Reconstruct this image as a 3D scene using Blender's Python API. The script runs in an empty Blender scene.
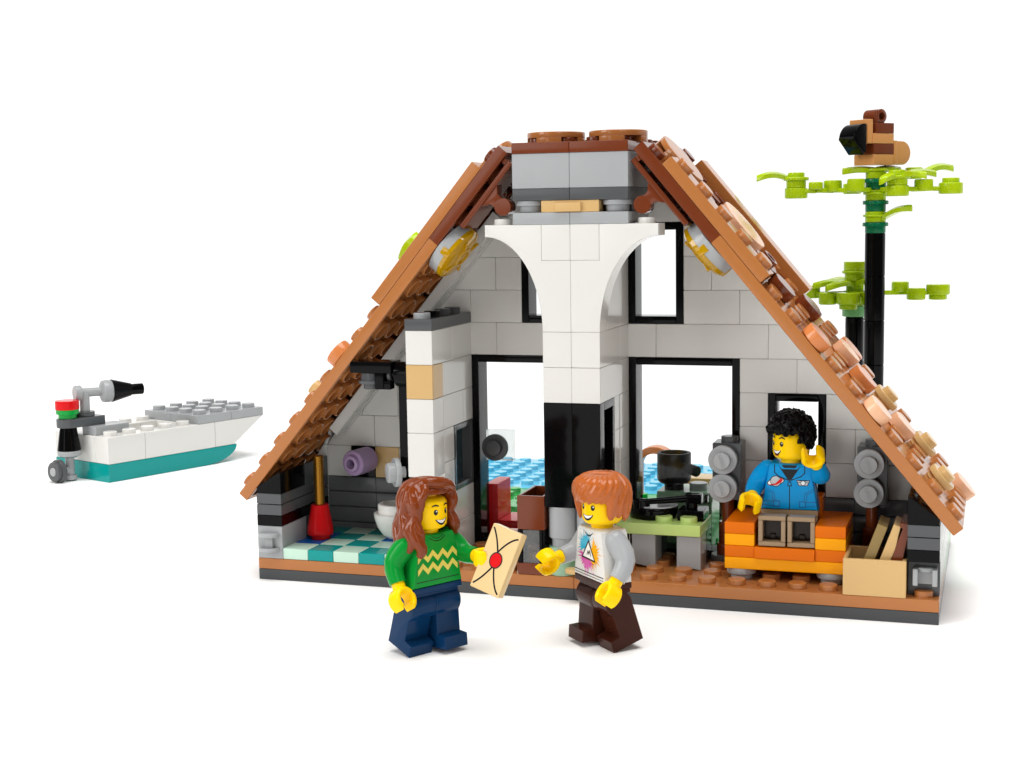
import bpy, math, random
from mathutils import Vector, Matrix, Euler
from mathutils.geometry import tessellate_polygon
R = math.radians
U = 0.008                                  # one stud pitch = 8 mm; everything below is written in studs
SC = bpy.context.scene
COL = SC.collection
random.seed(7)

# ------------------------------------------------------------------ materials
MATS = {}
def srgb(h):
    out = []
    for i in (0, 2, 4):
        c = int(h[i:i+2], 16) / 255
        out.append(c/12.92 if c <= .04045 else ((c+.055)/1.055)**2.4)
    return (*out, 1)

def plastic(name, hexcol, rough=.2, metal=0.0, bump=.012, scale=900, trans=0.0, spec=.3, sss=0.0):
    m = bpy.data.materials.new(name); m.use_nodes = True
    nt = m.node_tree; b = nt.nodes['Principled BSDF']
    b.inputs['Base Color'].default_value = srgb(hexcol)
    b.inputs['Metallic'].default_value = metal
    b.inputs['Specular IOR Level'].default_value = spec
    b.inputs['Transmission Weight'].default_value = trans
    tc = nt.nodes.new('ShaderNodeTexCoord')
    n1 = nt.nodes.new('ShaderNodeTexNoise'); n1.inputs['Scale'].default_value = 130; n1.inputs['Detail'].default_value = 4
    nt.links.new(tc.outputs['Object'], n1.inputs['Vector'])
    mr = nt.nodes.new('ShaderNodeMapRange')
    mr.inputs['To Min'].default_value = max(.03, rough-.11); mr.inputs['To Max'].default_value = max(.06, rough-.02)
    nt.links.new(n1.outputs['Fac'], mr.inputs['Value']); nt.links.new(mr.outputs['Result'], b.inputs['Roughness'])
    if bump:
        n2 = nt.nodes.new('ShaderNodeTexNoise'); n2.inputs['Scale'].default_value = scale*.35; n2.inputs['Detail'].default_value = 2
        nt.links.new(tc.outputs['Object'], n2.inputs['Vector'])
        bp = nt.nodes.new('ShaderNodeBump'); bp.inputs['Strength'].default_value = bump*2; bp.inputs['Distance'].default_value = .0002
        nt.links.new(n2.outputs['Fac'], bp.inputs['Height']); nt.links.new(bp.outputs['Normal'], b.inputs['Normal'])
    MATS[name] = m
    return m

for n, h, r in [
    ('white', 'DAD9D5', .17), ('light_grey', 'A1A4A6', .2), ('dark_grey', '525456', .2), ('black', '080809', .16),
    ('nougat', 'AD6E3B', .22), ('brown', '6E3319', .2), ('dark_brown', '3A1B12', .22), ('tan', 'CDA972', .2),
    ('pale_nougat', 'E3B08C', .22), ('coral', 'CB7C46', .22), ('amber', 'FAA602', .18), ('orange', 'E06E02', .18),
    ('teal', '06908C', .16), ('aqua', 'BFDDCB', .16), ('tile_blue', '0A56A4', .16), ('lime', 'ABC713', .2),
    ('pale_lime', 'BDD67F', .2), ('sand_green', '92B498', .2), ('mint', '86C08A', .2), ('green', '0C9A3C', .2),
    ('leaf_green', '0A6A45', .2), ('azure', '62BEDD', .16), ('jacket', '0A8FD0', .2), ('navy', '0B3157', .2),
    ('dark_tan', '8F7552', .2), ('figure_yellow', 'FFD008', .2), ('lavender', 'A98FB5', .2), ('red', 'D2171C', .18),
    ('hair_orange', 'B05C26', .24), ('hair_brown', '783410', .24), ('khaki', '9C8468', .22), ('ink', '10141C', .3),
    ('olive', '8A7345', .2), ('dark_olive', '4C3E27', .2), ('jumper_green', '0E8A32', .2), ('zigzag', 'DCCB5C', .25), ('cyan', '1FA6C8', .25),
    ('magenta', 'CF55A6', .25), ('splash_yellow', 'F0A91A', .25), ('jacket_line', '0A5C96', .25), ('teeth', 'F1F0EE', .25),
    ('silver', 'B9BCBE', .22), ('lip', 'A33A2A', .3), ('envelope_tan', 'DDBF8A', .22), ('coffee', '7A4A2A', .3), ('sole_shade', '271C14', .3),
    ('pink_floor', 'E2B39E', .25)]:
    plastic(n, h, r, spec=.12 if n in ('orange', 'amber', 'jacket', 'red', 'jumper_green', 'tile_blue', 'navy', 'black', 'dark_brown', 'figure_yellow')
            else .32 if n in ('hair_orange', 'hair_brown') else .36 if n in ('nougat', 'brown', 'pale_nougat', 'coral') else .24)
plastic('pan_black', '101214', .5, spec=.25)
plastic('footing_grey_lit', '66686A', .2, spec=.24)  # dark grey with extra light put into the colour, against the shade there
plastic('bird_nougat_lit', 'CE9158', .2, spec=.3)  # nougat with the light falling on the bird put into its colour
plastic('base_grey', '47494B', .2, spec=.2)
plastic('gold', '94661F', .28, metal=.75)
plastic('cool_silver', 'C9CCCE', .25, metal=.6)

def clear(name, hexcol, gloss=.06, milk=0):
    m = bpy.data.materials.new(name); m.use_nodes = True
    nt = m.node_tree; nt.nodes.clear()
    o = nt.nodes.new('ShaderNodeOutputMaterial'); mx = nt.nodes.new('ShaderNodeMixShader')
    t = nt.nodes.new('ShaderNodeBsdfTransparent'); g = nt.nodes.new('ShaderNodeBsdfGlossy')
    f = nt.nodes.new('ShaderNodeFresnel'); f.inputs['IOR'].default_value = 1.27
    n = nt.nodes.new('ShaderNodeTexNoise'); n.inputs['Scale'].default_value = 60
    mr = nt.nodes.new('ShaderNodeMapRange'); mr.inputs['To Min'].default_value = .01; mr.inputs['To Max'].default_value = gloss
    t.inputs['Color'].default_value = srgb(hexcol)
    nt.links.new(n.outputs['Fac'], mr.inputs['Value']); nt.links.new(mr.outputs['Result'], g.inputs['Roughness'])
    nt.links.new(f.outputs['Fac'], mx.inputs[0]); nt.links.new(t.outputs[0], mx.inputs[1]); nt.links.new(g.outputs[0], mx.inputs[2])
    if milk:
        d = nt.nodes.new('ShaderNodeBsdfDiffuse'); d.inputs['Color'].default_value = (.9, .9, .9, 1); m2 = nt.nodes.new('ShaderNodeMixShader'); m2.inputs[0].default_value = milk
        nt.links.new(mx.outputs[0], m2.inputs[1]); nt.links.new(d.outputs[0], m2.inputs[2]); nt.links.new(m2.outputs[0], o.inputs[0])
    else: nt.links.new(mx.outputs[0], o.inputs[0])
    MATS[name] = m
clear('glass', 'FDFEFE')
clear('clear_plastic', 'F2F5F5', milk=.1)
plastic('trans_yellow', 'E8B400', .1, trans=.5, bump=0, spec=.6)
plastic('smoke_sheen', '2F4A54', .08, trans=.3, bump=0)  # dark glass; its teal reflection is put into the base colour

def ground_mat():
    m = plastic('studio_white', 'FDFDFD', .6, bump=0, spec=.15)
    return m
ground_mat()

# ------------------------------------------------------------------ mesh builder
CH = .022
class MB:
    def __init__(self, M=None):
        self.v = []; self.f = []; self.m = []; self.mats = []; self.M = M or Matrix.Identity(4)
    def mi(self, mat):
        if mat not in self.mats: self.mats.append(mat)
        return self.mats.index(mat)
    def add(self, vs, fs, mat, M=None):
        T = self.M @ M if M is not None else self.M
        flip = T.to_3x3().determinant() < 0
        o = len(self.v); k = self.mi(mat)
        self.v += [T @ Vector(p) for p in vs]
        for f in fs:
            f = [i + o for i in f]
            self.f.append(f[::-1] if flip else f); self.m.append(k)
    def box(self, x0, y0, z0, x1, y1, z1, mat, c=CH, M=None):
        lo = (x0, y0, z0); hi = (x1, y1, z1)
        c = min(c, (x1-x0)*.3, (y1-y0)*.3, (z1-z0)*.3)
        vs = []; idx = {}
        for sx in (0, 1):
            for sy in (0, 1):
                for sz in (0, 1):
                    s = (sx, sy, sz)
                    for ax in range(3):
                        p = []
                        for a in range(3):
                            e = (lo, hi)[s[a]][a]
                            if a != ax: e += c if s[a] == 0 else -c
                            p.append(e)
                        idx[s, ax] = len(vs); vs.append(p)
        fs = []
        cen = Vector([(lo[i]+hi[i])/2 for i in range(3)])
        def face(ids):
            P = [Vector(vs[i]) for i in ids]
            n = (P[1]-P[0]).cross(P[2]-P[0])
            if n.dot(sum(P, Vector())/len(P)-cen) < 0: ids = ids[::-1]
            fs.append(ids)
        for ax in range(3):
            a, b = [i for i in range(3) if i != ax]
            for s in (0, 1):
                ids = []
                for (p, q) in ((0, 0), (1, 0), (1, 1), (0, 1)):
                    k = [0, 0, 0]; k[ax] = s; k[a] = p; k[b] = q
                    ids.append(idx[tuple(k), ax])
                face(ids)
            for p in (0, 1):
                for q in (0, 1):
                    k0 = [0, 0, 0]; k0[a] = p; k0[b] = q; k1 = k0[:]; k1[ax] = 1
                    k0, k1 = tuple(k0), tuple(k1)
                    face([idx[k0, a], idx[k1, a], idx[k1, b], idx[k0, b]])
        for s in [(i, j, k) for i in (0, 1) for j in (0, 1) for k in (0, 1)]:
            face([idx[s, 0], idx[s, 1], idx[s, 2]])
        self.add(vs, fs, mat, M)
    def prism(self, poly, axis, a0, a1, mat, c=CH, M=None):
        """poly: 2-D outline; axis 'y': (x, z), 'x': (y, z), 'z': (x, y)."""
        ar = sum(poly[i][0]*poly[(i+1) % len(poly)][1]-poly[(i+1) % len(poly)][0]*poly[i][1] for i in range(len(poly)))
        if ar < 0: poly = poly[::-1]
        n = len(poly); ins = []
        for i in range(n):
            p = Vector(poly[i]); a = (p-Vector(poly[i-1])); b = (Vector(poly[(i+1) % n])-p)
            if a.length < 1e-9 or b.length < 1e-9: ins.append(poly[i]); continue
            a.normalize(); b.normalize()
            na = Vector((-a.y, a.x)); nb = Vector((-b.y, b.x)); s = na+nb
            d = max(.35, s.length_squared/2) if s.length > 1e-6 else 1
            q = p + s/ s.length_squared*2*c if s.length_squared > .3 else p+na*c
            ins.append((q.x, q.y))
        def P(q, t):
            return {'y': (q[0], t, q[1]), 'x': (t, q[0], q[1]), 'z': (q[0], q[1], t)}[axis]
        vs = [P(q, a0) for q in ins]+[P(q, a0+c) for q in poly]+[P(q, a1-c) for q in poly]+[P(q, a1) for q in ins]
        fs = []
        for k in range(3):
            for i in range(n):
                j = (i+1) % n
                fs.append([k*n+i, k*n+j, (k+1)*n+j, (k+1)*n+i])
        tr = tessellate_polygon([[Vector((q[0], q[1], 0)) for q in ins]])
        for t in tr:
            t = list(t)
            A, B, C = [Vector(ins[i]) for i in t]
            if (B-A).cross(C-A) < 0: t = t[::-1]
            fs.append(t[::-1]); fs.append([i+3*n for i in t])
        if axis == 'y': fs = [f[::-1] for f in fs]
        self.add(vs, fs, mat, M)
    def lathe(self, prof, mat, M=None, n=28, cap=True):
        """prof: (r, z) from bottom to top, about local z."""
        vs = []; fs = []
        for r, z in prof:
            for i in range(n):
                a = 2*math.pi*i/n; vs.append((r*math.cos(a), r*math.sin(a), z))
        for k in range(len(prof)-1):
            for i in range(n):
                j = (i+1) % n; fs.append([k*n+i, k*n+j, (k+1)*n+j, (k+1)*n+i])
        if cap:
            if prof[0][0] > 1e-6: fs.append(list(range(n))[::-1])
            if prof[-1][0] > 1e-6: fs.append([(len(prof)-1)*n+i for i in range(n)])
        self.add(vs, fs, mat, M)
    def cyl(self, c, r, h, mat, axis='z', ch=.025, n=28, M=None):
        T = Matrix.Translation(c)
        if axis == 'y': T = T @ Matrix.Rotation(R(90), 4, 'X')          # extends towards -y
        if axis == 'x': T = T @ Matrix.Rotation(R(90), 4, 'Y')
        if isinstance(axis, Vector): T = T @ Vector((0, 0, 1)).rotation_difference(axis).to_matrix().to_4x4()
        self.lathe([(r-ch, 0), (r, ch), (r, h-ch), (r-ch, h)], mat, (M @ T) if M is not None else T, n)
    def ring(self, c, r0, r1, h, mat, axis='z', n=28, M=None, ch=.02):
        T = Matrix.Translation(c)
        if axis == 'y': T = T @ Matrix.Rotation(R(90), 4, 'X')
        if axis == 'x': T = T @ Matrix.Rotation(R(90), 4, 'Y')
        if isinstance(axis, Vector): T = T @ Vector((0, 0, 1)).rotation_difference(axis).to_matrix().to_4x4()
        self.lathe([(r0, 0), (r1-ch, 0), (r1, ch), (r1, h-ch), (r1-ch, h), (r0, h), (r0, 0)], mat, (M @ T) if M is not None else T, n, cap=False)
    def stud(self, x, y, z, mat, r=.3, h=.2, M=None):
        T = Matrix.Translation((x, y, z))
        self.lathe([(r, -.01), (r, h-.03), (r-.012, h-.01), (r-.035, h)], mat, (M @ T) if M is not None else T, 24)
    def tube(self, pts, rad, mat, n=16, M=None, cap=True):
        pts = [Vector(p) for p in pts]; vs = []; fs = []
        up = None
        for i, p in enumerate(pts):
            d = (pts[min(i+1, len(pts)-1)]-pts[max(i-1, 0)]).normalized()
            if up is None: up = d.orthogonal().normalized()
            up = (up-d*up.dot(d)).normalized(); s = d.cross(up)
            for k in range(n):
                a = 2*math.pi*k/n; vs.append(p+(up*math.cos(a)+s*math.sin(a))*rad[i])
        for i in range(len(pts)-1):
            for k in range(n):
                j = (k+1) % n; fs.append([i*n+k, i*n+j, (i+1)*n+j, (i+1)*n+k])
        if cap:
            fs.append(list(range(n))[::-1]); fs.append([(len(pts)-1)*n+k for k in range(n)])
        self.add(vs, fs, mat, M)
    def sphere(self, c, r, mat, n=16, M=None, sc=(1, 1, 1)):
        prof = [(math.sin(math.pi*i/(n//2))*1, -math.cos(math.pi*i/(n//2))) for i in range(n//2+1)]
        prof[0] = (1e-4, -1); prof[-1] = (1e-4, 1)
        T = Matrix.Translation(c) @ Matrix.Diagonal((r*sc[0], r*sc[1], r*sc[2], 1))
        self.lathe(prof, mat, (M @ T) if M is not None else T, n)
    def decal(self, poly, fn, mat, sub=0, M=None):
        """flat print: poly in (u, v), fn maps to a surface point; sub = longest edge before splitting"""
        tr = tessellate_polygon([[Vector((p[0], p[1], 0)) for p in poly]])
        tris = [[Vector(poly[i]).to_2d() for i in t] for t in tr]
        if sub:
            out = []
            while tris:
                t = tris.pop()
                e = [(t[(i+1) % 3]-t[i]).length for i in range(3)]
                k = e.index(max(e))
                if e[k] > sub:
                    a, b, c = t[k], t[(k+1) % 3], t[(k+2) % 3]; m = (a+b)/2
                    tris += [[a, m, c], [m, b, c]]
                else: out.append(t)
            tris = out
        vs = []; fs = []
        for t in tris:
            if (t[1]-t[0]).cross(t[2]-t[0]) < 0: t = t[::-1]
            o = len(vs); vs += [fn(p.x, p.y) for p in t]; fs.append([o, o+1, o+2])
        self.add(vs, fs, mat, M)
    def mesh(self, name, angle=50):
        me = bpy.data.meshes.new(name)
        me.from_pydata([v*U for v in self.v], [], self.f)
        for mm in self.mats: me.materials.append(MATS[mm])
        me.polygons.foreach_set('material_index', self.m)
        me.polygons.foreach_set('use_smooth', [True]*len(self.f))
        me.update(); me.set_sharp_from_angle(angle=R(angle))
        return me
    def build(self, name, parent=None, label=None, wn=True, angle=50):
        o = bpy.data.objects.new(name, self.mesh(name, angle)); COL.objects.link(o)
        if parent is not None: o.parent = parent
        if label: o['label'] = label
        if wn:
            w = o.modifiers.new('wn', 'WEIGHTED_NORMAL'); w.keep_sharp = True; w.weight = 60
        return o

def thing(name, label, cat, loc=(0, 0, 0), rz=0, group=None):
    o = bpy.data.objects.new(name, None); COL.objects.link(o)
    o.location = Vector(loc)*U; o.rotation_euler = (0, 0, R(rz)); o.empty_display_size = .004
    o['label'] = label; o['category'] = cat
    if group: o['group'] = group
    return o
def at(loc):                     # builder whose geometry is written in world studs for a thing standing at loc
    return MB(Matrix.Translation(-Vector(loc)))
def tag(o, label=None, cat=None, group=None, kind=None):
    if label: o['label'] = label
    if cat: o['category'] = cat
    if group: o['group'] = group
    if kind: o['kind'] = kind
    return o
def organic(mb, name, parent, voxel=.035, smooth=3, M=None):
    """merge overlapping pieces into one continuous surface"""
    me = mb.mesh(name+'_raw')
    o = bpy.data.objects.new(name+'_raw', me); COL.objects.link(o)
    r = o.modifiers.new('r', 'REMESH'); r.mode = 'VOXEL'; r.voxel_size = voxel*U; r.use_smooth_shade = True
    s = o.modifiers.new('s', 'SMOOTH'); s.factor = .5; s.iterations = smooth
    dg = bpy.context.evaluated_depsgraph_get(); dg.update()
    m2 = bpy.data.meshes.new_from_object(o.evaluated_get(dg)); m2.name = name
    bpy.data.objects.remove(o); bpy.data.meshes.remove(me)
    m2.materials.clear(); m2.materials.append(MATS[mb.mats[0]])
    m2.polygons.foreach_set('use_smooth', [True]*len(m2.polygons)); m2.polygons.foreach_set('material_index', [0]*len(m2.polygons))
    ob = bpy.data.objects.new(name, m2); COL.objects.link(ob); ob.parent = parent
    return ob

def arc(cx, cy, r, a0, a1, n, ry=None):
    ry = ry or r
    return [(cx+r*math.cos(R(a0+(a1-a0)*i/n)), cy+ry*math.sin(R(a0+(a1-a0)*i/n))) for i in range(n+1)]
def plate1(mb, x, y, z, mat, M=None):                 # 1x1 round plate: narrow foot, flange, stud
    T = Matrix.Translation((x, y, z)); T = M @ T if M is not None else T
    mb.lathe([(.36, 0), (.39, .02), (.39, .17), (.485, .18), (.5, .2), (.5, .37), (.475, .4)], mat, T)

# ------------------------------------------------------------------ setting
g = MB(); g.add([(12+125*math.cos(R(a)), 6+125*math.sin(R(a)), 0) for a in range(0, 360, 3)], [list(range(120))], 'studio_white')
tag(g.build('ground', wn=False), kind='structure')

# ------------------------------------------------------------------ the house
H = thing('toy_house', 'brick-built A-frame toy house with open front, brown sloping roof and white chimney column', 'toy house')
# base
for i, (a, b) in enumerate(((0, 12), (12, 24))):
    pass
b = MB(); b.box(0, 0, 0, 12, 12.2, .4, 'base_grey'); b.box(12, 0, 0, 24, 12.2, .4, 'base_grey'); b.build('base_plate', H)
f = MB()
f.box(0, 0, .4, 12, 5, .8, 'nougat'); f.box(12, 0, .4, 24, 5, .8, 'nougat')
taken = set((x, y) for x in range(1, 6) for y in range(4)) | set((x, y) for x in (0, 6, 23) for y in range(5)) | set((11+i, j) for i in (0, 1) for j in range(5))
taken -= {(23, 0)}
taken |= {(10, 0), (10, 1), (21, 0), (22, 0), (21, 1), (22, 1)}
for x in range(24):
    for y in range(4):
        if (x, y) not in taken: f.stud(x+.5, y+.5, .8, 'nougat')
f.build('floor_plate', H)
# bathroom tiles
t = MB()
rows = [['aqua', 'teal', 'aqua', 'teal', 'aqua'], ['tile_blue', 'aqua', 'teal', 'aqua', 'tile_blue'],
        ['tile_blue', 'teal', 'aqua', 'tile_blue', 'aqua'], ['teal', 'aqua', 'teal', 'aqua', 'teal']]
for y, rr in enumerate(rows):
    for i, c in enumerate(rr): t.box(1+i, y, .8, 2+i, y+1, 1.2, c, c=.03)
t.build('bathroom_floor', H, 'checkered floor of teal, pale aqua and blue square tiles')
# outer deck behind the back wall
d = MB()
d.box(0, 5, .4, 14, 10, .8, 'pink_floor'); d.box(0, 10, .4, 14, 12.2, .8, 'green'); d.box(14, 5, .4, 24, 12.2, .8, 'green')
for x in range(14, 24):
    for y in range(5, 12): d.stud(x+.5, y+.5, .8, 'green')
for x in range(14):
    for y in (10, 11): d.stud(x+.5, y+.6, .8, 'green')
d.build('outer_deck', H)

# side walls
def xin(z, off=0): return -.43+(z-2.92)*.831+off          # inner face of the left roof slope
for side in (0, 1):
    w = MB()
    X = (lambda a, b: (a, b)) if side == 0 else (lambda a, b: (24-b, 24-a))
    a0, a1 = X(0, 1)
    main = 'light_grey' if side == 0 else 'dark_grey'
    y1 = 2 if side == 0 else 4
    w.box(a0, 1 if side else 0, .8, a1, y1, 2, main)
    if side == 1: w.box(a0, .55, .8, a1, 1, 2, main)
    if side == 0: w.box(a0, 2, .8, a1, 4, 2, 'dark_grey')
    w.box(a0, 0, 2, a1, 4, 2.4, 'black'); w.box(a0, 0, 2.4, a1, 4, 2.79, 'dark_grey'); w.box(a0, 0, 2.81, a1, 4, 3.2, 'dark_grey')
    if side == 0: sl = [(0.02, 3.2), (1, 3.2), (1, 3.98), (.9, 3.98), (0.02, 3.42)]
    else: sl = [(23, 3.2), (23.98, 3.2), (23.98, 3.42), (23.08, 4.1), (23, 4.1)]
    w.prism(sl, 'y', 0, 1, 'black'); w.prism([(p[0], p[1]) for p in sl], 'y', 1.0, 2, 'black'); w.prism(sl, 'y', 2.0, 4, 'dark_grey')
    # outdoor continuation of the side wall
    w.box(a0, 4, .8, a1, 8, 2.0, 'light_grey'); w.box(a0, 4, 2.0, a1, 6, 3.2, 'light_grey')
    w.box(a0, 8, .8, a1, 10, 1.6, 'mint'); w.box(a0, 10, .8, a1, 12.2, 1.2, 'light_grey')
    w.box(a0, 6, 2, a1, 8, 2.8, 'mint'); 
    w.build('side_wall', H)
    c = MB()
    cx = .5 if side == 0 else 23.55
    cy = 0 if side == 0 else .55
    cm = 'light_grey'
    zb, zt = (1.0, 1.72) if side == 0 else (1.2, 1.75)
    if side == 0:
        for z in (1.08, 1.62): c.prism(arc(cx, -.06, .40, 180, 360, 12, .34), 'z', z, z+.14, cm)
        c.box(cx-.16, -.14, 1.1, cx+.16, .02, 1.7, cm)
    else:
        c.box(cx-.34, cy-.1, zb, cx+.34, cy+.02, zt, cm)
        for s in (-1, 1): c.box(cx+s*.3-.08, cy-.42, zb, cx+s*.3+.08, cy, zt, cm)
        c.prism(arc(cx, cy-.05, .34, 200, 340, 8, .2), 'z', zt-.14, zt, cm)
    c.build('clip', H)

# back wall: rows of bricks cut by the roof line, window openings left free
def jit(x, y, z, a=.0016):            # bricks never sit perfectly square
    return Matrix.Translation((x, y, z)) @ Euler((random.uniform(-a, a), random.uniform(-a, a), random.uniform(-a, a))).to_matrix().to_4x4() @ Matrix.Translation((-x, -y, -z))
W = MB(); lower = MB()
HOLES = [(7, 11, .8, 8.0), (13, 17, .8, 8.0), (9, 11, 9.2, 12.8), (13, 15, 9.2, 12.8), (18, 20, 3.2, 6.8)]
SEAMS = {0: [1, 2, 3, 4, 6, 7, 17, 18, 20, 22, 24], 1: [1, 3, 5, 7, 17, 18, 20, 21, 23, 24], 2: [1, 2.5, 4, 6, 7, 17, 18, 20, 22, 24], 3: [2, 4, 7, 17, 19, 21, 23],
         4: [3, 5, 8, 12, 14, 18, 20, 22], 5: [4, 5, 7, 9, 11, 13, 15, 17, 19, 21], 6: [5, 6, 8, 9, 11, 13, 15, 16, 18, 20], 7: [6, 7, 9, 11, 13, 15, 17, 18], 8: [7, 9, 12, 15, 17], 9: [8, 12, 16]}
for k, seams in SEAMS.items():
    z0 = 3.2+1.2*k; z1 = z0+1.2
    hz = [x for h in HOLES if h[2] <= z0+.01 and z1 <= h[3]+.01 for x in h[:2]]
    e = sorted(set([0]+seams+hz+[24]))
    for a, b_ in zip(e[:-1], e[1:]):
        if b_-a < .1: continue
        if any(h[0] <= a+.01 and b_ <= h[1]+.01 and h[2] <= z0+.01 and z1 <= h[3]+.01 for h in HOLES): continue
        l0, l1 = xin(z0)+.02, xin(z1)+.02; r0, r1 = 24-l0, 24-l1
        x0a, x0b = max(a, l0), max(a, l1); x1a, x1b = min(b_, r0), min(b_, r1)
        if x1a-x0a < .1: continue
        if x1b < x0b+.05: x1b = x0b = (x0b+x1b)/2
        mat = 'white'
        if k == 0 and a == 3 and b_ == 4: mat = 'tan'
        if k == 0 and a == 2 and b_ == 3: mat = 'black'
        if abs(x0a-x0b) < 1e-6 and abs(x1a-x1b) < 1e-6: W.box(x0a, 4+random.uniform(0, .014), z0, x1a, 5, z1, mat, c=.026, M=jit((x0a+x1a)/2, 4.5, (z0+z1)/2))
        else: W.prism([(x0a, z0), (x1a, z0), (x1b, z1), (x0b, z1)] if x1b-x0b > .06 else [(x0a, z0), (x1a, z0), (x1b, z1)], 'y', 4, 5, mat, c=.03)
W.build('back_wall', H, 'white brick back wall with one tan and one black brick low on the left')
for a, b_ in ((1, 3), (3, 5), (5, 7), (17, 19), (19, 21), (21, 23)):
    if a == 17: lower.build('wall_footing', H); lower = MB()
    for i in range(4):
        lower.prism([(4.06, .8+.6*i), (5, .8+.6*i), (5, 1.4+.6*i), (4.06, 1.4+.6*i), (4, 1.34+.6*i), (4, .86+.6*i)], 'x', a, b_, 'footing_grey_lit', c=.02)
lower.build('wall_footing', H, 'dark grey grooved log bricks along the foot of the back wall')

# windows
def window(x0, x1, z0, z1, y0=4, bar=.27, label=None):
    fr = MB(); yb = y0+.98; yf = y0-.012
    fr.box(x0, yf, z0, x0+bar, yb, z1, 'black'); fr.box(x1-bar, yf, z0, x1, yb, z1, 'black')
    fr.box(x0+bar, yf, z1-bar, x1-bar, yb, z1, 'black'); fr.box(x0+bar, yf, z0, x1-bar, yb, z0+bar, 'black')
    o = fr.build('window', H, label)
    p = MB(); p.box(x0+bar-.01, y0+.66, z0+bar-.01, x1-bar+.01, y0+.74, z1-bar+.01, 'glass'); p.build('pane', o)
    return o
window(7, 11, .8, 8.0, label='tall black window left of the chimney column'); window(13, 17, .8, 8.0, label='tall black window right of the chimney column')
window(9, 11, 9.2, 12.8); window(13, 15, 9.2, 12.8); window(18, 20, 3.2, 6.8)
k = MB(); k.box(7.45, 4.2, 4.02, 8.5, 4.5, 5.16, 'clear_plastic'); kb = k.build('door_latch', H)
k = MB(); k.cyl((7.84, 4.2, 4.52), .5, .2, 'dark_grey', 'y'); k.cyl((7.84, 4.0, 4.52), .3, .17, 'dark_grey', 'y'); k.build('knob', kb)

# bathroom partition
P = MB()
zrow = [.8, 2.0, 3.2, 4.03, 5.6, 6.8, 8.0, 9.2]
def pr(y0, y1, z0, z1, mat='white'): P.box(6, y0, z0, 7, y1, z1, mat, c=.026, M=jit(6.5, (y0+y1)/2, (z0+z1)/2))
pr(0, 1, 4.03, 5.6); pr(0, 1, 5.6, 6.8); pr(0, 1, 6.8, 8.0, 'tan'); pr(0, 2, 8.0, 9.2)
pr(1, 4, 6.8, 8.0); pr(2, 4, 8.0, 9.2); pr(1, 3, 5.6, 6.8); pr(3, 4, 5.6, 6.8); pr(1, 2, 4.4, 5.6); pr(1, 2, 3.2, 4.4)
pr(1, 4, 2.0, 3.2); pr(1, 3, .8, 2.0); pr(3, 4, .8, 2.0)
P.build('partition_wall', H, 'white brick partition with a tan corner brick beside the bathroom')
P = MB(); P.box(5.98, -.012, 9.2, 7.012, 4, 9.6, 'dark_grey')
for y in (.5, 1.5): P.stud(6.45, y, 9.6, 'light_grey' if y < 1 else 'black')
for y in (2.5, 3.5): P.stud(6.45, y, 9.6, 'dark_grey')
P.build('wall_cap', H)
P = MB(); y0, y1, z0, z1 = 2, 4, 3.2, 5.6
for (a, b_, c_, d_) in ((y0, y0+.22, z0, z1), (y1-.22, y1, z0, z1), (y0+.22, y1-.22, z1-.22, z1), (y0+.22, y1-.22, z0, z0+.22)): P.box(6.02, a, c_, 7.012, b_, d_, 'dark_grey')
o = P.build('window', H, 'small dark framed window low in the bathroom partition')
P = MB(); P.box(6.55, y0+.2, z0+.2, 6.65, y1-.2, z1-.2, 'smoke_sheen'); P.build('pane', o)

# chimney column
Cc = MB()
for i, x in enumerate((11, 12)):
    for z in (6.8, 8.0): Cc.box(x, 0, z, x+1, 2.75, z+1.2, 'white', c=.022, M=jit(x+.5, 1.4, z+.6, .0022))
    Cc.box(x, 2.75, 9.2, x+1, 4, 12.8, 'white')
    Cc.box(x, 2.75, 6.8, x+1, 4, 8.0, 'white'); Cc.box(x, 2.75, 8.0, x+1, 4, 9.2, 'white')
for z in (.8, 2.0, 3.2, 4.4, 5.6): Cc.box(11.02, 2.0, z, 12.98, 2.7, z+1.2, 'white'); Cc.box(11, 2.7, z, 13, 4, z+1.2, 'white')
Cc.build('chimney_column', H, 'white two brick wide chimney column')
Cc = MB()
for s in (0, 1):
    mx = (lambda q: q) if s == 0 else (lambda q: 24-q)
    cu = [(9+2*math.sin(R(a)), 9.2+3.2*math.cos(R(a))) for a in [i*90/18 for i in range(19)]]
    poly = [(9, 12.8)]+[(9, 12.4)]+cu[1:]+[(12, 9.2), (12, 11.6), (11, 11.6), (11, 12.8)]
    Cc.prism([(mx(p[0]), p[1]) for p in poly], 'y', 0, 1, 'white', c=.02)
    a, b_ = sorted((mx(11), mx(12))); Cc.box(a, 0, 11.6, b_, 1, 12.8, 'white')
    Cc.box(a, 1, 9.2, b_, 2.75, 12.8, 'white')
    Cc.stud(mx(9.5), .5, 12.8, 'white')
Cc.build('arch', H, 'white curved arch bricks spreading from the top of the column')
Cc = MB()
Cc.box(11, 0, 3.2, 12, 2.0, 6.8, 'black'); Cc.box(12, 0, 3.2, 12.98, .05+.5, 6.8, 'black')
Cc.box(12, .55, 3.2, 12.98, 2.0, 3.45, 'black'); Cc.box(12, .55, 6.5, 12.98, 2.0, 6.8, 'black'); Cc.box(12, 1.72, 3.45, 12.98, 2.0, 6.5, 'black')
Cc.box(12, .55, 3.45, 12.3, 1.72, 6.5, 'black')
Cc.build('fireplace_panel', H, 'glossy black panel facing the chimney column')
Cc = MB()
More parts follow.
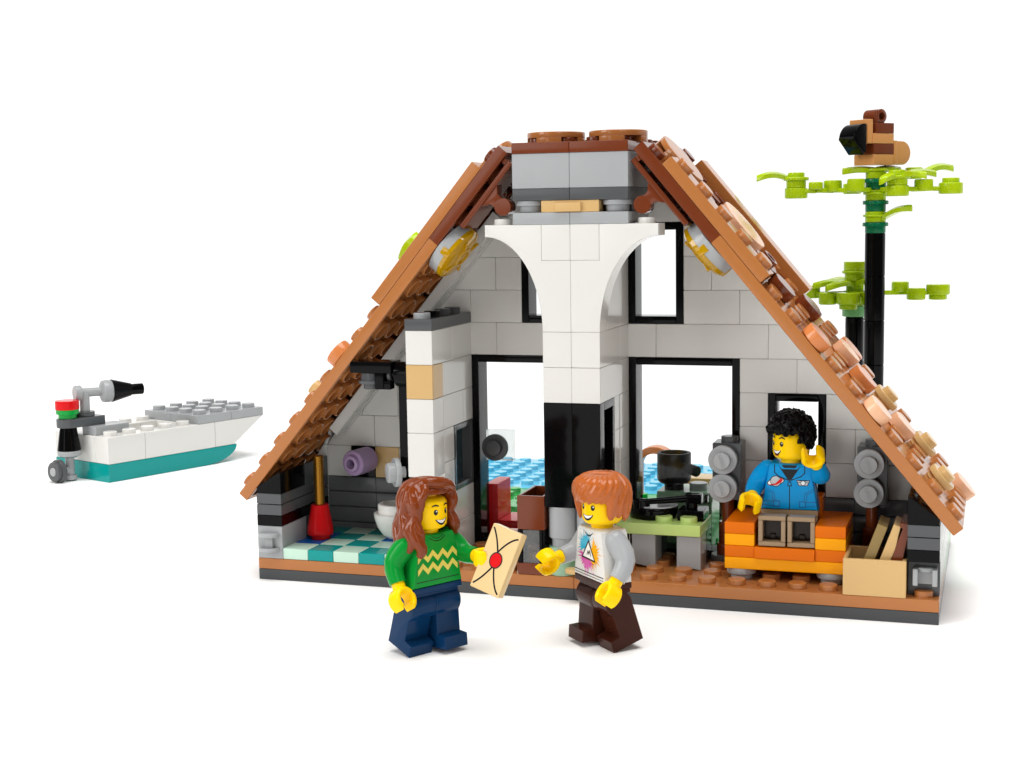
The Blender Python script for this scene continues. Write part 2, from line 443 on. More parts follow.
for x in (11.5, 12.5):
    Cc.lathe([(.36, 1.78), (.4, 1.8), (.4, 2.08), (.48, 2.1), (.5, 2.13), (.5, 3.2)], 'light_grey', Matrix.Translation((x, .5, 0)))
    Cc.lathe([(.47, .8), (.5, .83), (.5, 1.78), (.47, 1.8)], 'sand_green', Matrix.Translation((x, .5, 0)))
Cc.build('column_foot', H, 'grey and sand green round bricks under the black panel')
Cc = MB(); Cc.prism(arc(12.3, -.35, .5, 0, 360, 20, .3), 'z', 1.05, 1.2, 'tan'); Cc.prism([(11.9, -.2), (12.7, -.2), (12.7, .1), (11.9, .1)], 'z', 1.0, 1.12, 'tan'); Cc.build('hearth_leaf', H)

# chimney head
Cc = MB()
for x in (10, 12):
    Cc.box(x, 0, 12.8, x+2, 3, 13.2, 'light_grey')
    Cc.box(x, 0, 13.6, x+2, 4, 14.0, 'dark_grey'); Cc.box(x, 0, 14.0, x+2, 4, 15.16, 'light_grey')
    for y in (.55, 1.55):
        xx = x+.5 if x == 10 else x+1.5
        Cc.lathe([(.36, 13.2), (.39, 13.22), (.39, 13.42), (.485, 13.43), (.5, 13.45), (.5, 13.58), (.48, 13.6)], 'light_grey', Matrix.Translation((xx, y, 0)))
Cc.box(11, .02, 13.2, 13, 1, 13.6, 'tan'); Cc.box(11.5, -.1, 13.22, 12.4, .5, 13.52, 'tan')
Cc.box(10.2, 1.2, 13.2, 13.8, 4, 13.6, 'dark_grey')
Cc.build('chimney_head', H, 'light grey blocks at the top of the chimney')
Cc = MB()
for x in (10, 12):
    Cc.box(x, -.02, 15.16, x+2, 6, 15.52, 'brown')
    for i in range(2):
        for j in range(1, 6): Cc.stud(x+.5+i, j+.5, 15.52, 'brown')
rd = Cc.build('roof_ridge', H)
def notched(mb, cx, cy, z, mat, M=None):          # round 2x2 slab with four open corners
    T = Matrix.Translation((cx, cy, z)); T = M @ T if M is not None else T
    mb.prism(arc(0, 0, 1, 0, 360-10, 35), 'z', .2, .4, mat, M=T)
    for q in range(4):
        a = q*90
        mb.prism([(0, 0)]+arc(0, 0, 1, a-26, a+26, 10), 'z', 0, .21, mat, c=.01, M=T)
for x in (10.98, 13.18):
    n = MB(); notched(n, x, 2, 15.52, 'nougat'); n.build('round_slab', rd)

# roof slopes
def frame(side):
    if side == 'L': s = Vector((.639, 0, .769)); n = Vector((-.769, 0, .639)); o = Vector((-.70, 0, 3.16))
    else: s = Vector((-.639, 0, .769)); n = Vector((.769, 0, .639)); o = Vector((24.70, 0, 3.16))
    M = Matrix.Identity(4)
    for i in range(3): M[i][0] = s[i]; M[i][1] = (0, 1, 0)[i]; M[i][2] = n[i]; M[i][3] = o[i]
    return M
def hollow(mb, s0, s1, y0, y1, mat, under):
    w = .2; c = .022
    q = lambda d, z: [(s0+d, y0+d, z), (s1-d, y0+d, z), (s1-d, y1-d, z), (s0+d, y1-d, z)]
    lev = [q(w, -.14), q(w, -.4+c), q(w-c, -.4), q(c, -.4), q(0, -.4+c), q(0, -c), q(c, 0)]
    vs = [p for l in lev for p in l]; fs = [[3, 2, 1, 0], [24, 25, 26, 27]]
    for i in range(6):
        for k in range(4): fs.append([i*4+k, i*4+(k+1) % 4, (i+1)*4+(k+1) % 4, (i+1)*4+k])
    mb.add(vs, fs, mat)
    for i in range(int(s0)+1, int(s1)):
        for j in range(int(y0)+1, int(y1)):
            mb.ring((i, j, -.4), .33, .407, .27, under, ch=.02)
for side in 'LR':
    M = frame(side)
    lowp = MB(M); hollow(lowp, 0, 12, 0, 6, 'nougat', 'nougat')
    up = MB(M); hollow(up, 12, 16, 0, 6, 'brown', 'brown')
    tiles = []          # (s, y, kind, colour)
    if side == 'R':
        tiles = [(1.5, 1.5, 'p', 'tan'), (.5, 4.5, 't', 'pale_nougat'), (2.5, 3.5, 'p', 'tan'), (3.5, 2.5, 't', 'pale_nougat'), (4.5, .5, 't', 'pale_nougat'), (4.5, 3.5, 'p', 'tan'),
                 (5.5, 2.5, 't', 'coral'), (6.5, 3.5, 't', 'pale_nougat'), (6.5, 4.5, 't', 'coral'), (7.5, .5, 't', 'coral'), (8.5, 3.5, 't', 'brown'), (9.5, 1.5, 't', 'brown'), (10.5, 1.5, 'r', 'brown')]
        strip = [(10, 15, 0, 1)]; bars = [(9, 15, 5, 6)]; slabs = [(15, 2.1, 'nougat'), (12, 2.6, 'pale_nougat')]
    else:
        tiles = [(6.5, .5, 't', 'coral'), (4.5, 1.5, 'p', 'tan'), (8.5, 2.5, 't', 'coral'), (1.5, 3.5, 't', 'pale_nougat'), (7.5, 4.5, 'p', 'tan')]
        strip = [(9, 15, 0, 1)]; bars = []; slabs = [(15, 2.1, 'nougat'), (12, 4, 'pale_nougat')]
    occ = {(t_[0], t_[1]) for t_ in tiles}
    for a, b_, c_, d_ in strip+bars:
        for i in range(a, b_):
            for j in range(c_, d_): occ.add((i+.5, j+.5))
    for s_, y_, _ in slabs:
        for di in (-.5, .5):
            for dj in (-.5, .5): occ.add((round(s_+di, 1), math.floor(y_+dj)+.5))
    for i in range(16):
        for j in range(6):
            if (i+.5, j+.5) in occ: continue
            (lowp if i < 12 else up).stud(i+.5, j+.5, 0, 'nougat' if i < 12 else 'brown')
    lo = lowp.build('roof_panel', H, 'medium brown roof slope dotted with studs'); uo = up.build('roof_panel', H, 'dark reddish brown upper roof slope')
    for a, b_, c_, d_ in strip:
        m = MB(M); m.box(a, c_, .004, b_, d_, .4, 'nougat')
        if side == 'R':
            for i in range(a, b_): m.stud(i+.5, c_+.5, .4, 'nougat')
        m.build('roof_strip', lo)
    for a, b_, c_, d_ in bars:
        m = MB(M); m.box(a, c_, .004, b_, d_, .45, 'nougat'); m.build('roof_strip', lo)
    for s_, y_, kd, cl in tiles:
        m = MB(M)
        if kd == 't': m.lathe([(.42, 0), (.47, .02), (.5, .05), (.5, .37), (.475, .4)], cl, Matrix.Translation((s_, y_, 0)), 32)
        elif kd == 'p': plate1(m, s_, y_, 0, cl); m.stud(s_, y_, .4, cl)
        else: m.lathe([(.4, 0), (.4, .17), (.5, .18), (.5, .4), (.3, .4), (.3, .6), (.2, .6), (.2, .45), (.001, .45)], cl, Matrix.Translation((s_, y_, 0)))
        m.build('round_tile', lo if s_ < 12 else uo)
    for s_, y_, cl in slabs:
        m = MB(M); notched(m, s_, y_, 0, cl) if cl == 'nougat' else m.prism(arc(s_, y_, 1, 0, 350, 35), 'z', 0.2, .5, cl); m.build('round_slab', uo if s_ > 12 else lo)
    # hinge plate and ball clip under the top
    m = MB(M)
    m.box(13.0, .15, -.74, 15.8, 1.6, -.55, 'brown'); m.box(15.6, .15, -.55, 15.8, 1.6, -.4, 'brown')
    m.build('hinge_plate', uo)
    m = MB(M)
    arm = [(14.15, -.74), (14.72, -.74), (14.56, -1.05), (14.6, -1.25), (14.38, -1.45), (14.3, -1.1)]
    m.prism([(13.98, -.73), (14.92, -.73), (14.68, -.95), (14.64, -1.3), (14.28, -1.3), (14.24, -.95)], 'y', .2, .75, 'brown'); m.cyl((14.46, .76, -1.36), .3, .57, 'brown', 'y', n=32)
    m.build('hinge_clip', uo)
    # rail under the slope beside the back wall
    m = MB(M)
    m.box(3, 3.05, -.78, 13.5, 3.98, -.42, 'white'); m.box(3, 3.05, -.82, 13.5, 3.22, -.78, 'white'); m.box(3, 3.8, -.82, 13.5, 3.98, -.78, 'white'); m.box(3, 3.22, -.82, 3.15, 3.8, -.78, 'white')
    for i in range(4, 13): m.cyl((i, 3.5, -.82), .12, .05, 'white')
    m.build('wall_rail', H)

# ceiling lamps hanging under the slopes
for side, word in (('L', 'left'), ('R', 'right')):
    M = frame(side)
    c0 = M @ Vector((12.0, 1.0, -.4))
    lampo = thing('ceiling_lamp', 'round yellow lamp under the %s roof slope, %s' % (word, 'above the bathroom partition' if side == 'L' else 'beside the upper window'), 'lamp', c0, group='yellow ceiling lamps')
    Mi = Matrix.Translation(-c0) @ M
    m = MB(Mi); m.ring((12, 1, -.82), .72, .99, .4, 'light_grey', n=40); m.cyl((12, 1, -.55), .75, .14, 'light_grey'); m.build('housing', lampo)
    m = MB(Mi)
    m.lathe([(.001, -1.1), (.5, -1.1), (.88, -1.04), (1.0, -.94), (1.0, -.80), (.7, -.83), (.001, -.8)], 'trans_yellow', Matrix.Translation((12, 1, 0)), 40)
    m.ring((12, 1, -1.15), .28, .42, .08, 'trans_yellow', n=32)
    for q in range(4):
        a = R(q*90); m.box(-.14, .78, -.95, .14, 1.01, -.6, 'trans_yellow', M=Matrix.Translation((12, 1, 0)) @ Matrix.Rotation(a, 4, 'Z'))
        m.box(-.05, .4, -1.14, .05, .85, -1.06, 'trans_yellow', M=Matrix.Translation((12, 1, 0)) @ Matrix.Rotation(a+R(45), 4, 'Z'))
    m.build('lens', lampo)

# ------------------------------------------------------------------ bathroom things
lo = (1.62, 1.9, 1.2); T = thing('plunger', 'red cone plunger with gold handle on checkered bathroom tiles', 'plunger', lo)
m = MB(); m.lathe([(.34, 0), (.36, .02), (.36, .16), (.48, .17), (.5, .22), (.5, .36), (.33, 1.27), (.31, 1.3), (.29, 1.3)], 'red', n=12); m.build('cup', T)
m = MB(); m.cyl((0, 0, 1.28), .19, 1.86, 'gold'); m.build('handle', T)
lo = (2.45, 4, 3.75); T = thing('toilet_roll', 'lavender toilet roll on the black bathroom wall brick', 'toilet roll', lo)
m = at(lo); ax = Vector((-.18, -.98, -.02)).normalized()
fr = Matrix.Translation((2.74, 3.95, 3.92)) @ Vector((0, 0, 1)).rotation_difference(ax).to_matrix().to_4x4()
m.lathe([(.3, 0), (.3, .05), (.47, .05), (.49, .08), (.49, 1.0), (.46, 1.04), (.32, 1.04), (.31, 1.2), (.29, 1.22), (.19, 1.22), (.18, 1.2), (.18, .7), (.001, .7)], 'lavender', fr, 36); m.build('roll', T)
lo = (4.5, 2.6, 1.2); T = thing('toilet_bowl', 'white round toilet bowl behind the figure in green jumper', 'toilet', lo)
m = MB(); m.lathe([(.3, 0), (.42, .04), (.62, .2), (.8, .48), (.9, .8), (.92, .98), (.8, 1.0), (.78, .95)], 'white', n=40); m.build('bowl', T)
m = MB(); m.lathe([(.74, .96), (.76, .98), (.76, 1.3), (.72, 1.34), (.6, 1.34), (.58, 1.0), (.001, 1.0)], 'white', n=40); m.build('seat', T)
lo = (5.6, .5, 7.5); T = thing('wall_shower', 'black shower head with grey disc beside the white partition top', 'shower', lo)
m = MB(Matrix.Translation(Vector((.06, 0, .1))-Vector(lo))); m.box(3.8, .02, 7.58, 5.36, .98, 7.98, 'black'); m.box(4.72, .05, 7.05, 5.05, .75, 7.6, 'black'); m.box(4.72, .1, 7.0, 5.3, .5, 7.3, 'black')
m.build('head', T)
m = MB(Matrix.Translation(Vector((.06, 0, .1))-Vector(lo))); m.cyl((5.42, .5, 7.52), .44, .58, 'black', 'x', n=32); m.cyl((5.05, .5, 7.52), .22, .4, 'black', 'x'); m.cyl((5.12, .5, 7.52), .33, .14, 'dark_grey', 'x'); m.build('joint', T)
m = MB(Matrix.Translation(Vector((.06, 0, .1))-Vector(lo))); m.lathe([(.3, 6.98), (.32, 7.0), (.32, 7.18), (.5, 7.18), (.5, 7.28), (.42, 7.3), (.4, 7.56)], 'dark_grey', Matrix.Translation((4.45, .5, 0))); m.build('nozzle', T)
m = at(lo); m.box(5.45, .6, .8+.4, 5.98, 1.2, 7.3, 'black'); m.build('riser', T)
lo = (5.3, .5, 4.2); T = thing('shower_tap', 'light grey round tap on the black shower riser', 'tap', lo)
m = at(lo); axs = Vector((-.8, -.6, 0)).normalized()
fr = Matrix.Translation((5.62, .62, 4.1)) @ Vector((0, 0, 1)).rotation_difference(axs).to_matrix().to_4x4()
m.lathe([(.2, 0), (.2, .22), (.5, .22), (.52, .25), (.52, .36), (.5, .4), (.36, .4), (.36, .62), (.33, .65), (.001, .65)], 'light_grey', fr, 36); m.build('dial', T)

# ------------------------------------------------------------------ kitchen and living things
lo = (10.5, .5, .8); T = thing('coffee_machine', 'brown box coffee machine with clear lower compartment beside the column', 'coffee machine', lo)
m = at(lo)
m.box(10.0, 0, 2.38, 10.98, .12, 3.56, 'brown'); m.box(10.0, 1.88, 2.38, 10.98, 2, 3.56, 'brown'); m.box(10.0, .12, 2.38, 10.12, 1.88, 3.56, 'brown'); m.box(10.86, .12, 2.38, 10.98, 1.88, 3.56, 'brown'); m.box(10.12, .12, 2.4, 10.86, 1.88, 2.6, 'brown')
m.build('hopper', T)
m = at(lo); m.box(10, 0, .8, 10.98, 2, 1.2, 'brown'); m.build('base', T)
m = at(lo); m.box(10, .0, 1.2, 10.17, 1, 2.38, 'black'); m.box(10.8, .0, 1.2, 10.98, 1, 2.38, 'black'); m.box(10.0, 1.5, 1.2, 10.98, 2, 2.38, 'black'); m.build('frame', T)
m = at(lo); m.box(10.19, .02, 1.21, 10.78, .1, 2.36, 'clear_plastic'); m.build('pane', T)
m = at(lo); m.cyl((10.5, .7, 1.2), .35, .3, 'coffee'); m.cyl((10.42, .75, 1.5), .28, .22, 'coffee')
for i in range(14):
    a = i*2.4; m.sphere((10.48+.24*math.cos(a)*math.sqrt((i+1)/14), .62+.24*math.sin(a)*math.sqrt((i+1)/14), 1.52+.02*(i % 3)), .05, 'coffee', n=8)
m.build('beans', T)

lo = (14.5, 2.5, .8); T = thing('kitchen_table', 'pale lime green table on grey legs behind the figure in white top', 'table', lo)
m = at(lo); m.box(13, 1.9, 2.0, 16, 4, 2.4, 'pale_lime')
for p in ((15.5, 2.42), (14.62, 2.42)): m.stud(p[0], p[1], 2.4, 'pale_lime')
m.build('tabletop', T)
for x0 in (13.55, 15.15):
    m = at(lo); m.prism([(x0, .8), (x0+.06, .8), (x0+.12, .92), (x0+.85, .92-.12), (x0+.85, 2.0), (x0, 2.0)], 'y', 2.0, 3.0, 'dark_grey' if x0 > 20 else 'light_grey'); m.build('leg', T)
    m = at(lo); m.box(x0, 3.02, .8, x0+.85, 4, 2.0, 'dark_grey'); m.build('leg', T)

lo = (14.2, 2.9, 2.4); T = thing('record_player', 'black record player with silver disc and tone arm on lime table', 'record player', lo)
m = at(lo); m.lathe([(.74, 2.4), (.8, 2.42), (.84, 2.5), (.86, 2.72), (.83, 2.8), (.001, 2.8)], 'black', Matrix.Translation((14.1, 3.15, 0)), 36); m.build('platter', T)
m = at(lo); m.cyl((14.18, 3.15, 2.802), .76, .06, 'silver', n=40); m.cyl((13.75, 2.72, 2.65), .3, .42, 'black'); m.build('record', T)
m = at(lo); m.box(15.05, 2.6, 2.4, 15.98, 3.6, 2.78, 'black'); m.build('arm_base', T)
m = at(lo); m.cyl((15.5, 3.0, 2.78), .2, .5, 'black'); m.box(15.28, 2.8, 2.98, 15.86, 3.2, 3.32, 'black'); m.tube([(15.35, 2.9, 3.15), (14.6, 2.72, 3.08), (13.75, 2.55, 3.02)], [.13, .12, .1], 'black', 14); m.cyl((15.95, 3.0, 3.15), .15, .12, 'black', 'x'); m.build('tone_arm', T)

# sofa
lo = (19, 2.5, .8); T = thing('toy_sofa', 'orange and amber block sofa with seated figure in blue jacket', 'sofa', lo)
m = at(lo); m.box(17, 1, 1.2, 21, 4, 1.6, 'amber'); m.build('frame', T)
m = at(lo); m.box(18, .92, 1.6, 20, 3.4, 2.0, 'orange'); m.build('seat', T)
for a, b_ in ((17, 18), (20, 21)):
    m = at(lo); m.box(a, 1, 1.6, b_, 3.6, 2.0, 'orange'); m.box(a, 1, 2.0, b_, 3.6, 2.4, 'amber'); m.box(a, .99, 2.4, b_, 3.6, 2.8, 'orange'); m.build('armrest', T)
m = at(lo); m.box(18, 3.0, 2.0, 20, 3.9, 3.2, 'orange'); m.box(18, 3.05, 3.2, 20, 3.88, 3.4, 'orange'); m.build('backrest', T)
for x in (17.5, 20.5):
    for y in (1.5, 3.4):
        m = at(lo); m.lathe([(.34, .8), (.36, .82), (.36, .98), (.48, .99), (.5, 1.02), (.5, 1.17), (.48, 1.2)], 'light_grey', Matrix.Translation((x, y, 0))); m.build('leg', T)

# speakers
def text_bm(mb, txt, size, M, mat, depth=.02):
    cu = bpy.data.curves.new('lettering', 'FONT'); cu.body = txt; cu.size = size; cu.align_x = 'CENTER'; cu.align_y = 'CENTER'; cu.extrude = depth; cu.shear = .2; cu.resolution_u = 3
    o = bpy.data.objects.new('lettering', cu); COL.objects.link(o)
    dg = bpy.context.evaluated_depsgraph_get(); dg.update()
    me = bpy.data.meshes.new_from_object(o.evaluated_get(dg))
    mb.add([v.co.copy() for v in me.vertices], [list(p.vertices) for p in me.polygons], mat, M)
    bpy.data.objects.remove(o); bpy.data.curves.remove(cu); bpy.data.meshes.remove(me)
def speaker(loc, label):
    T = thing('speaker', label, 'speaker', loc, group='two-disc speakers on brown posts')
    m = MB(); m.box(-.42, 0, 2.4, .58, 1, 4.4, 'dark_grey'); m.stud(.1, .5, 4.4, 'dark_grey'); m.build('cabinet', T)
    for z in (2.87, 3.86):
        m = MB(); m.lathe([(.38, 0), (.4, .02), (.4, .2), (.5, .21), (.505, .24), (.505, .36), (.485, .39), (.3, .4), (.3, .56), (.285, .59), (.265, .6)], 'light_grey', Matrix.Translation((0, 0, z)) @ Matrix.Rotation(R(90), 4, 'X'), 40)
        text_bm(m, 'LEGO', .18, Matrix.Translation((0, -.6, z)) @ Matrix.Rotation(R(72), 4, 'Y') @ Matrix.Rotation(R(90), 4, 'X'), 'light_grey', .018)
        m.build('cone', T)
    m = MB(); m.cyl((.06, .4, 1.55), .21, .86, 'brown'); m.cyl((0, .4, .75), .26, .82, 'brown'); m.cyl((-.05, .4, .35), .28, .45, 'brown'); m.build('post', T)
    m = MB(); m.lathe([(.36, 0), (.38, .02), (.38, .18), (.5, .19), (.5, .36), (.47, .4)], 'dark_grey', Matrix.Translation((-.05, .4, 0))); m.build('foot', T)
speaker((16.64, 3, .74), 'two-disc grey speaker between the tall window and the sofa')
speaker((21.58, 3, .78), 'two-disc grey speaker right of the sofa, partly under the roof slope')

# crate of records
lo = (22, .8, .8); T = thing('storage_crate', 'tan open crate holding three tall tilted slabs beside the sofa', 'crate', lo)
m = at(lo); m.box(21, 0, .8, 22.98, .14, 2.0, 'tan'); m.box(21, 1.86, .8, 22.98, 2, 2.0, 'tan'); m.box(21, .14, .8, 21.14, 1.86, 2.0, 'tan'); m.box(22.84, .14, .8, 22.98, 1.86, 2.0, 'tan'); m.box(21.14, .14, .8, 22.84, 1.86, .95, 'tan'); m.build('box', T)
for i, (xb, cl, nm) in enumerate(((21.28, 'olive', 'dark olive tan record sleeve tilted at the left of the crate'), (21.78, 'tan', 'pale tan record sleeve tilted in the middle of the crate'), (22.3, 'brown', 'reddish brown record sleeve at the right of the crate'))):
    lo2 = (xb+.15, 1, .96)
    T2 = thing('record_sleeve', nm, 'record', lo2, group='record sleeves in the crate')
    m = MB(Matrix.Rotation(R((20, 20, 12)[i]), 4, 'Y')); m.box(-.15, -.7, 0.02, .18, .78, 2.25, cl); m.build('sleeve', T2)

# ------------------------------------------------------------------ outside, seen through the windows
lo = (7.4, 6, .8); T = thing('garden_chair', 'red chair seen through the tall left window', 'chair', lo)
m = at(lo); m.box(7.0, 5.3, .82, 7.5, 6.9, 2.9, 'red'); m.build('backrest', T)
m = at(lo); m.box(7.52, 5.3, 1.2, 9.0, 6.9, 1.5, 'red'); m.build('seat', T)
m = at(lo); m.box(8.6, 5.4, .82, 8.95, 6.8, 1.19, 'red'); m.build('leg', T)
lo = (14.7, 6, .8); T = thing('barbecue', 'sand green barbecue block outside the tall right window', 'barbecue', lo)
m = at(lo); m.box(13.8, 5.4, .82, 15.75, 7, 2.55, 'sand_green'); m.build('body', T)
m = at(lo); m.box(13.72, 5.3, 2.55, 15.8, 7, 2.9, 'sand_green'); m.stud(15.15, 6.0, 2.9, 'light_grey', r=.34, h=.26); m.build('top', T)
lo = (14.25, 5.9, 2.9); T = thing('saucepan', 'black saucepan with coffee brown contents in front of the right window', 'saucepan', lo)
m = MB(); m.lathe([(.36, 0), (.36, .2), (.5, .24), (.6, .32), (.63, .42), (.63, 1.34), (.61, 1.38), (.52, 1.38), (.5, 1.34), (.5, 1.15)], 'pan_black', n=40); m.build('pot', T)
m = MB(); m.lathe([(.001, 1.16), (.51, 1.16)], 'coffee', n=40, cap=False); m.build('contents', T)
m = MB(); m.cyl((.45, -.35, .9), .2, .75, 'pan_black', axis=Vector((.75, -.6, -.1)).normalized()); m.build('handle', T)
lo = (11.6, 12.9, 0); T = thing('garden_arch', 'nougat brown arch by the water behind the right window', 'arch', lo)
m = at(lo); m.prism([(12.55, 0), (12.85, 0)]+arc(11.95, 2.45, .9, 0, 180, 14)+[(11.05, 1.2), (11.35, 1.2)]+arc(11.95, 2.45, .6, 180, 0, 14), 'y', 12.7, 13.4, 'coral'); m.build('block', T)
lo = (14.9, 11, .8); T = thing('garden_block', 'tan and dark brown block on the lawn behind the saucepan', 'block', lo)
m = at(lo); m.box(13.6, 10.4, .82, 15.4, 11.6, 1.7, 'dark_brown'); m.box(13.6, 10.4, 1.72, 15.4, 11.6, 2.5, 'tan'); m.build('block', T)

lo = (6, 15, 0); T = MB(); T.box(0, 12.6, 0, 12, 17.5, .4, 'green')
for x in range(12):
    for y in range(13, 17): T.stud(x+.5, y+.5, .4, 'green')
tag(T.build('lawn_plate'), 'bright green studded plate between the house and the water', 'plate')
T = MB(); T.box(-1, 17.51, 0, 15, 25.5, .4, 'azure')
for x in range(-1, 15):
    for y in range(18, 25): T.stud(x+.5, y+.5, .4, 'azure')
tag(T.build('water_plate'), 'sky blue studded plate for water seen through the windows', 'plate')

# ------------------------------------------------------------------ trees and bird
def drum(mb, x, y, z, d, h, mat, studd=None):
    mb.cyl((x, y, z), d/2, h, mat, ch=.04)
    if studd: mb.cyl((x, y, z+h-.01), studd/2, .18, mat)
def leaf(mb, a, b_, w, mat, th=.17, curl=.25):
    a = Vector(a); b_ = Vector(b_); d = b_-a; s = Vector((-d.y, d.x, 0)).normalized()
    n = 8; rows = []
    for i in range(n+1):
        t = i/n; c = a+d*t+Vector((0, 0, curl*math.sin(t*math.pi)*.6)); ww = max(.05, w*(math.sin(math.pi*min(1, t*.88+.12))**.6)*.5)
        rows.append((c, ww))
    vs = []; fs = []
    for c, ww in rows:
        vs += [c-s*ww+Vector((0, 0, 0)), c+Vector((0, 0, th*.5)), c+s*ww, c+s*ww*.9-Vector((0, 0, th)), c-s*ww*.9-Vector((0, 0, th))]
    for i in range(n):
        for k_ in range(5): fs.append([i*5+k_, (i+1)*5+k_, (i+1)*5+(k_+1) % 5, i*5+(k_+1) % 5])
    fs.append([0, 1, 2, 3, 4]); fs.append([n*5+k_ for k_ in (4, 3, 2, 1, 0)])
    mb.add(vs, fs, mat)
def bar(mb, a, b_, mat, w=.22, h=.18):
    a = Vector(a); b_ = Vector(b_); d = b_-a; L = d.length
    M = Matrix.Translation(a) @ d.to_track_quat('X', 'Z').to_matrix().to_4x4()
    mb.box(0, -w/2, -h/2, L, w/2, h/2, mat, M=M)

lo = (20.93, 12.5, 0); T = thing('toy_tree', 'taller toy tree with lime leaf plates and a brown bird on top', 'tree', lo, group='black trunked toy trees')
m = MB(); z = 0
while z < 12.19:
    z1 = min(z+1.75, 12.2)
    m.lathe([(.36, z), (.395, z+.02), (.395, z1-.03), (.37, z1), (.37, z1)], 'black', n=32); z = z1
m.build('trunk', T)
m = MB()
for zz in (12.2, 13.05, 13.9): m.lathe([(.38, zz), (.4, zz+.02), (.4, zz+.26), (.5, zz+.27), (.5, zz+.39), (.48, zz+.42)], 'leaf_green', n=32)
m.build('collar', T)
m = at(lo)
TX, TY = 20.93, 12.5
for zz in (12.62, 13.47, 14.32): m.cyl((TX, TY, zz), .4, .43, 'lime'); 
for zz in (12.83, 13.7, 14.6): m.cyl((TX, TY, zz), .49, .1, 'lime')
z = 13.6
pts = [((17.9, 12.0), .9, .42, 13.6), ((18.7, 11.7), .55, .3, 13.93), ((19.3, 12.2), .72, .46, 13.83), ((19.95, 13.3), .72, .42, 13.75), ((20.25, 11.6), .68, .5, 13.82),
       ((21.8, 11.6), .9, .42, 13.62), ((22.75, 12.3), .72, .46, 13.8), ((23.75, 12.6), .92, .44, 13.68), ((22.3, 13.8), .68, .46, 14.3)]
for (xy, dd, hh, zz) in pts:
    drum(m, xy[0], xy[1], zz, dd, hh, 'lime')
for a, b_ in (((17.9, 12.0), (18.7, 11.7)), ((18.7, 11.7), (19.3, 12.2)), ((19.3, 12.2), (20.25, 11.6)), ((20.25, 11.6), (TX, TY)), ((19.95, 13.3), (TX, TY)), ((21.8, 11.6), (TX, TY)), ((21.8, 11.6), (22.75, 12.3)), ((22.75, 12.3), (23.75, 12.6)), ((22.75, 12.3), (22.3, 13.8))):
    bar(m, (a[0], a[1], 13.9), (b_[0], b_[1], 13.88), 'lime')
# leaf plates stacked on the outer drums
m.cyl((17.9, 12.0, 14.02), .39, .3, 'lime'); m.cyl((17.9, 12.0, 14.3), .5, .14, 'lime'); m.cyl((17.9, 12, 14.42), .33, .2, 'lime')
leaf(m, (17.7, 12, 14.38), (16.4, 11.6, 14.45), .6, 'lime', curl=.3)
m.cyl((21.8, 11.6, 14.04), .39, .28, 'lime'); m.cyl((21.8, 11.6, 14.3), .5, .12, 'lime'); m.cyl((21.8, 11.6, 14.42), .33, .2, 'lime')
for q in ((22.9, 11.2, 14.42), (23.2, 12.4, 14.5), (21.2, 10.9, 14.22), (22.0, 12.9, 14.5)): leaf(m, (21.8, 11.6, 14.36), q, .6, 'lime', curl=.25)
m.cyl((23.75, 12.6, 14.1), .33, .2, 'lime')
leaf(m, (22.6, 12.9, 14.5), (23.8, 13.6, 14.72), .6, 'lime', curl=.3)
leaf(m, (TX, TY, 14.68), (19.7, 11.9, 14.66), .5, 'lime', curl=.1); leaf(m, (TX, TY, 14.7), (21.8, 13.5, 14.7), .5, 'lime', curl=.1)
leaf(m, (TX+.3, TY-.2, 12.86), (22.35, 11.9, 13.2), .55, 'lime', curl=.2)
m.build('crown', T)

lo = (20.13, 12.6, 0); T = thing('toy_tree', 'shorter toy tree with pale green collar and lime leaves beside the taller trunk', 'tree', (20.13, 14.2, 0), group='black trunked toy trees')
lo = (20.13, 14.2, 0)
TX, TY = 20.02, 14.2
m = at(lo); z = 0
while z < 8.79:
    z1 = min(z+1.75, 8.8); m.lathe([(.34, z), (.375, z+.02), (.375, z1-.03), (.35, z1)], 'black', Matrix.Translation((TX, TY, 0)), 32); z = z1
m.build('trunk', T)
m = at(lo); m.cyl((TX, TY, 8.8), .51, .42, 'mint', n=32); m.build('collar', T)
m = at(lo)
m.cyl((TX, TY, 9.22), .36, 1.6, 'lime'); m.cyl((TX, TY, 9.4), .47, .45, 'lime'); m.cyl((TX, TY, 10.25), .42, .35, 'lime'); m.cyl((TX, TY, 10.55), .53, .12, 'lime'); m.cyl((TX, TY, 10.67), .46, .36, 'lime')
for (x, y, dd, hh, zz) in ((19.85, 13.2, .95, .47, 9.35), (20.75, 13.4, .75, .48, 9.3), (19.0, 13.5, .72, .48, 9.32), (18.3, 14.0, .7, .52, 9.55), (17.55, 14.6, .7, .4, 9.75), (21.75, 15.2, .7, .42, 9.75), (22.4, 14.8, .75, .48, 9.45), (23.25, 15.0, .95, .42, 9.65)):
    drum(m, x, y, zz, dd, hh, 'lime')
    if dd > .9: m.cyl((x, y, zz-.2), .36, .22, 'lime')
for a, b_ in (((18.3, 14.0), (TX, TY)), ((17.55, 14.6), (18.3, 14.0)), ((19.85, 13.2), (19.0, 13.5)), ((19.85, 13.2), (20.75, 13.4)), ((19.0, 13.5), (18.3, 14)), ((21.75, 15.2), (TX, TY)), ((21.75, 15.2), (22.4, 14.8)), ((22.4, 14.8), (23.25, 15.0)), ((20.75, 13.4), (TX, TY))):
    bar(m, (a[0], a[1], 9.72), (b_[0], b_[1], 9.75), 'lime')
for q in ((18.4, 13.6, 10.1), (19.0, 12.9, 10.05), (21.0, 13.4, 10.2), (18.9, 15.2, 10.2)): leaf(m, (TX, TY, 10.12), q, .6, 'lime', curl=.25)
m.build('crown', T)
lo = (5.6, 5.2, 12.3); m = MB()
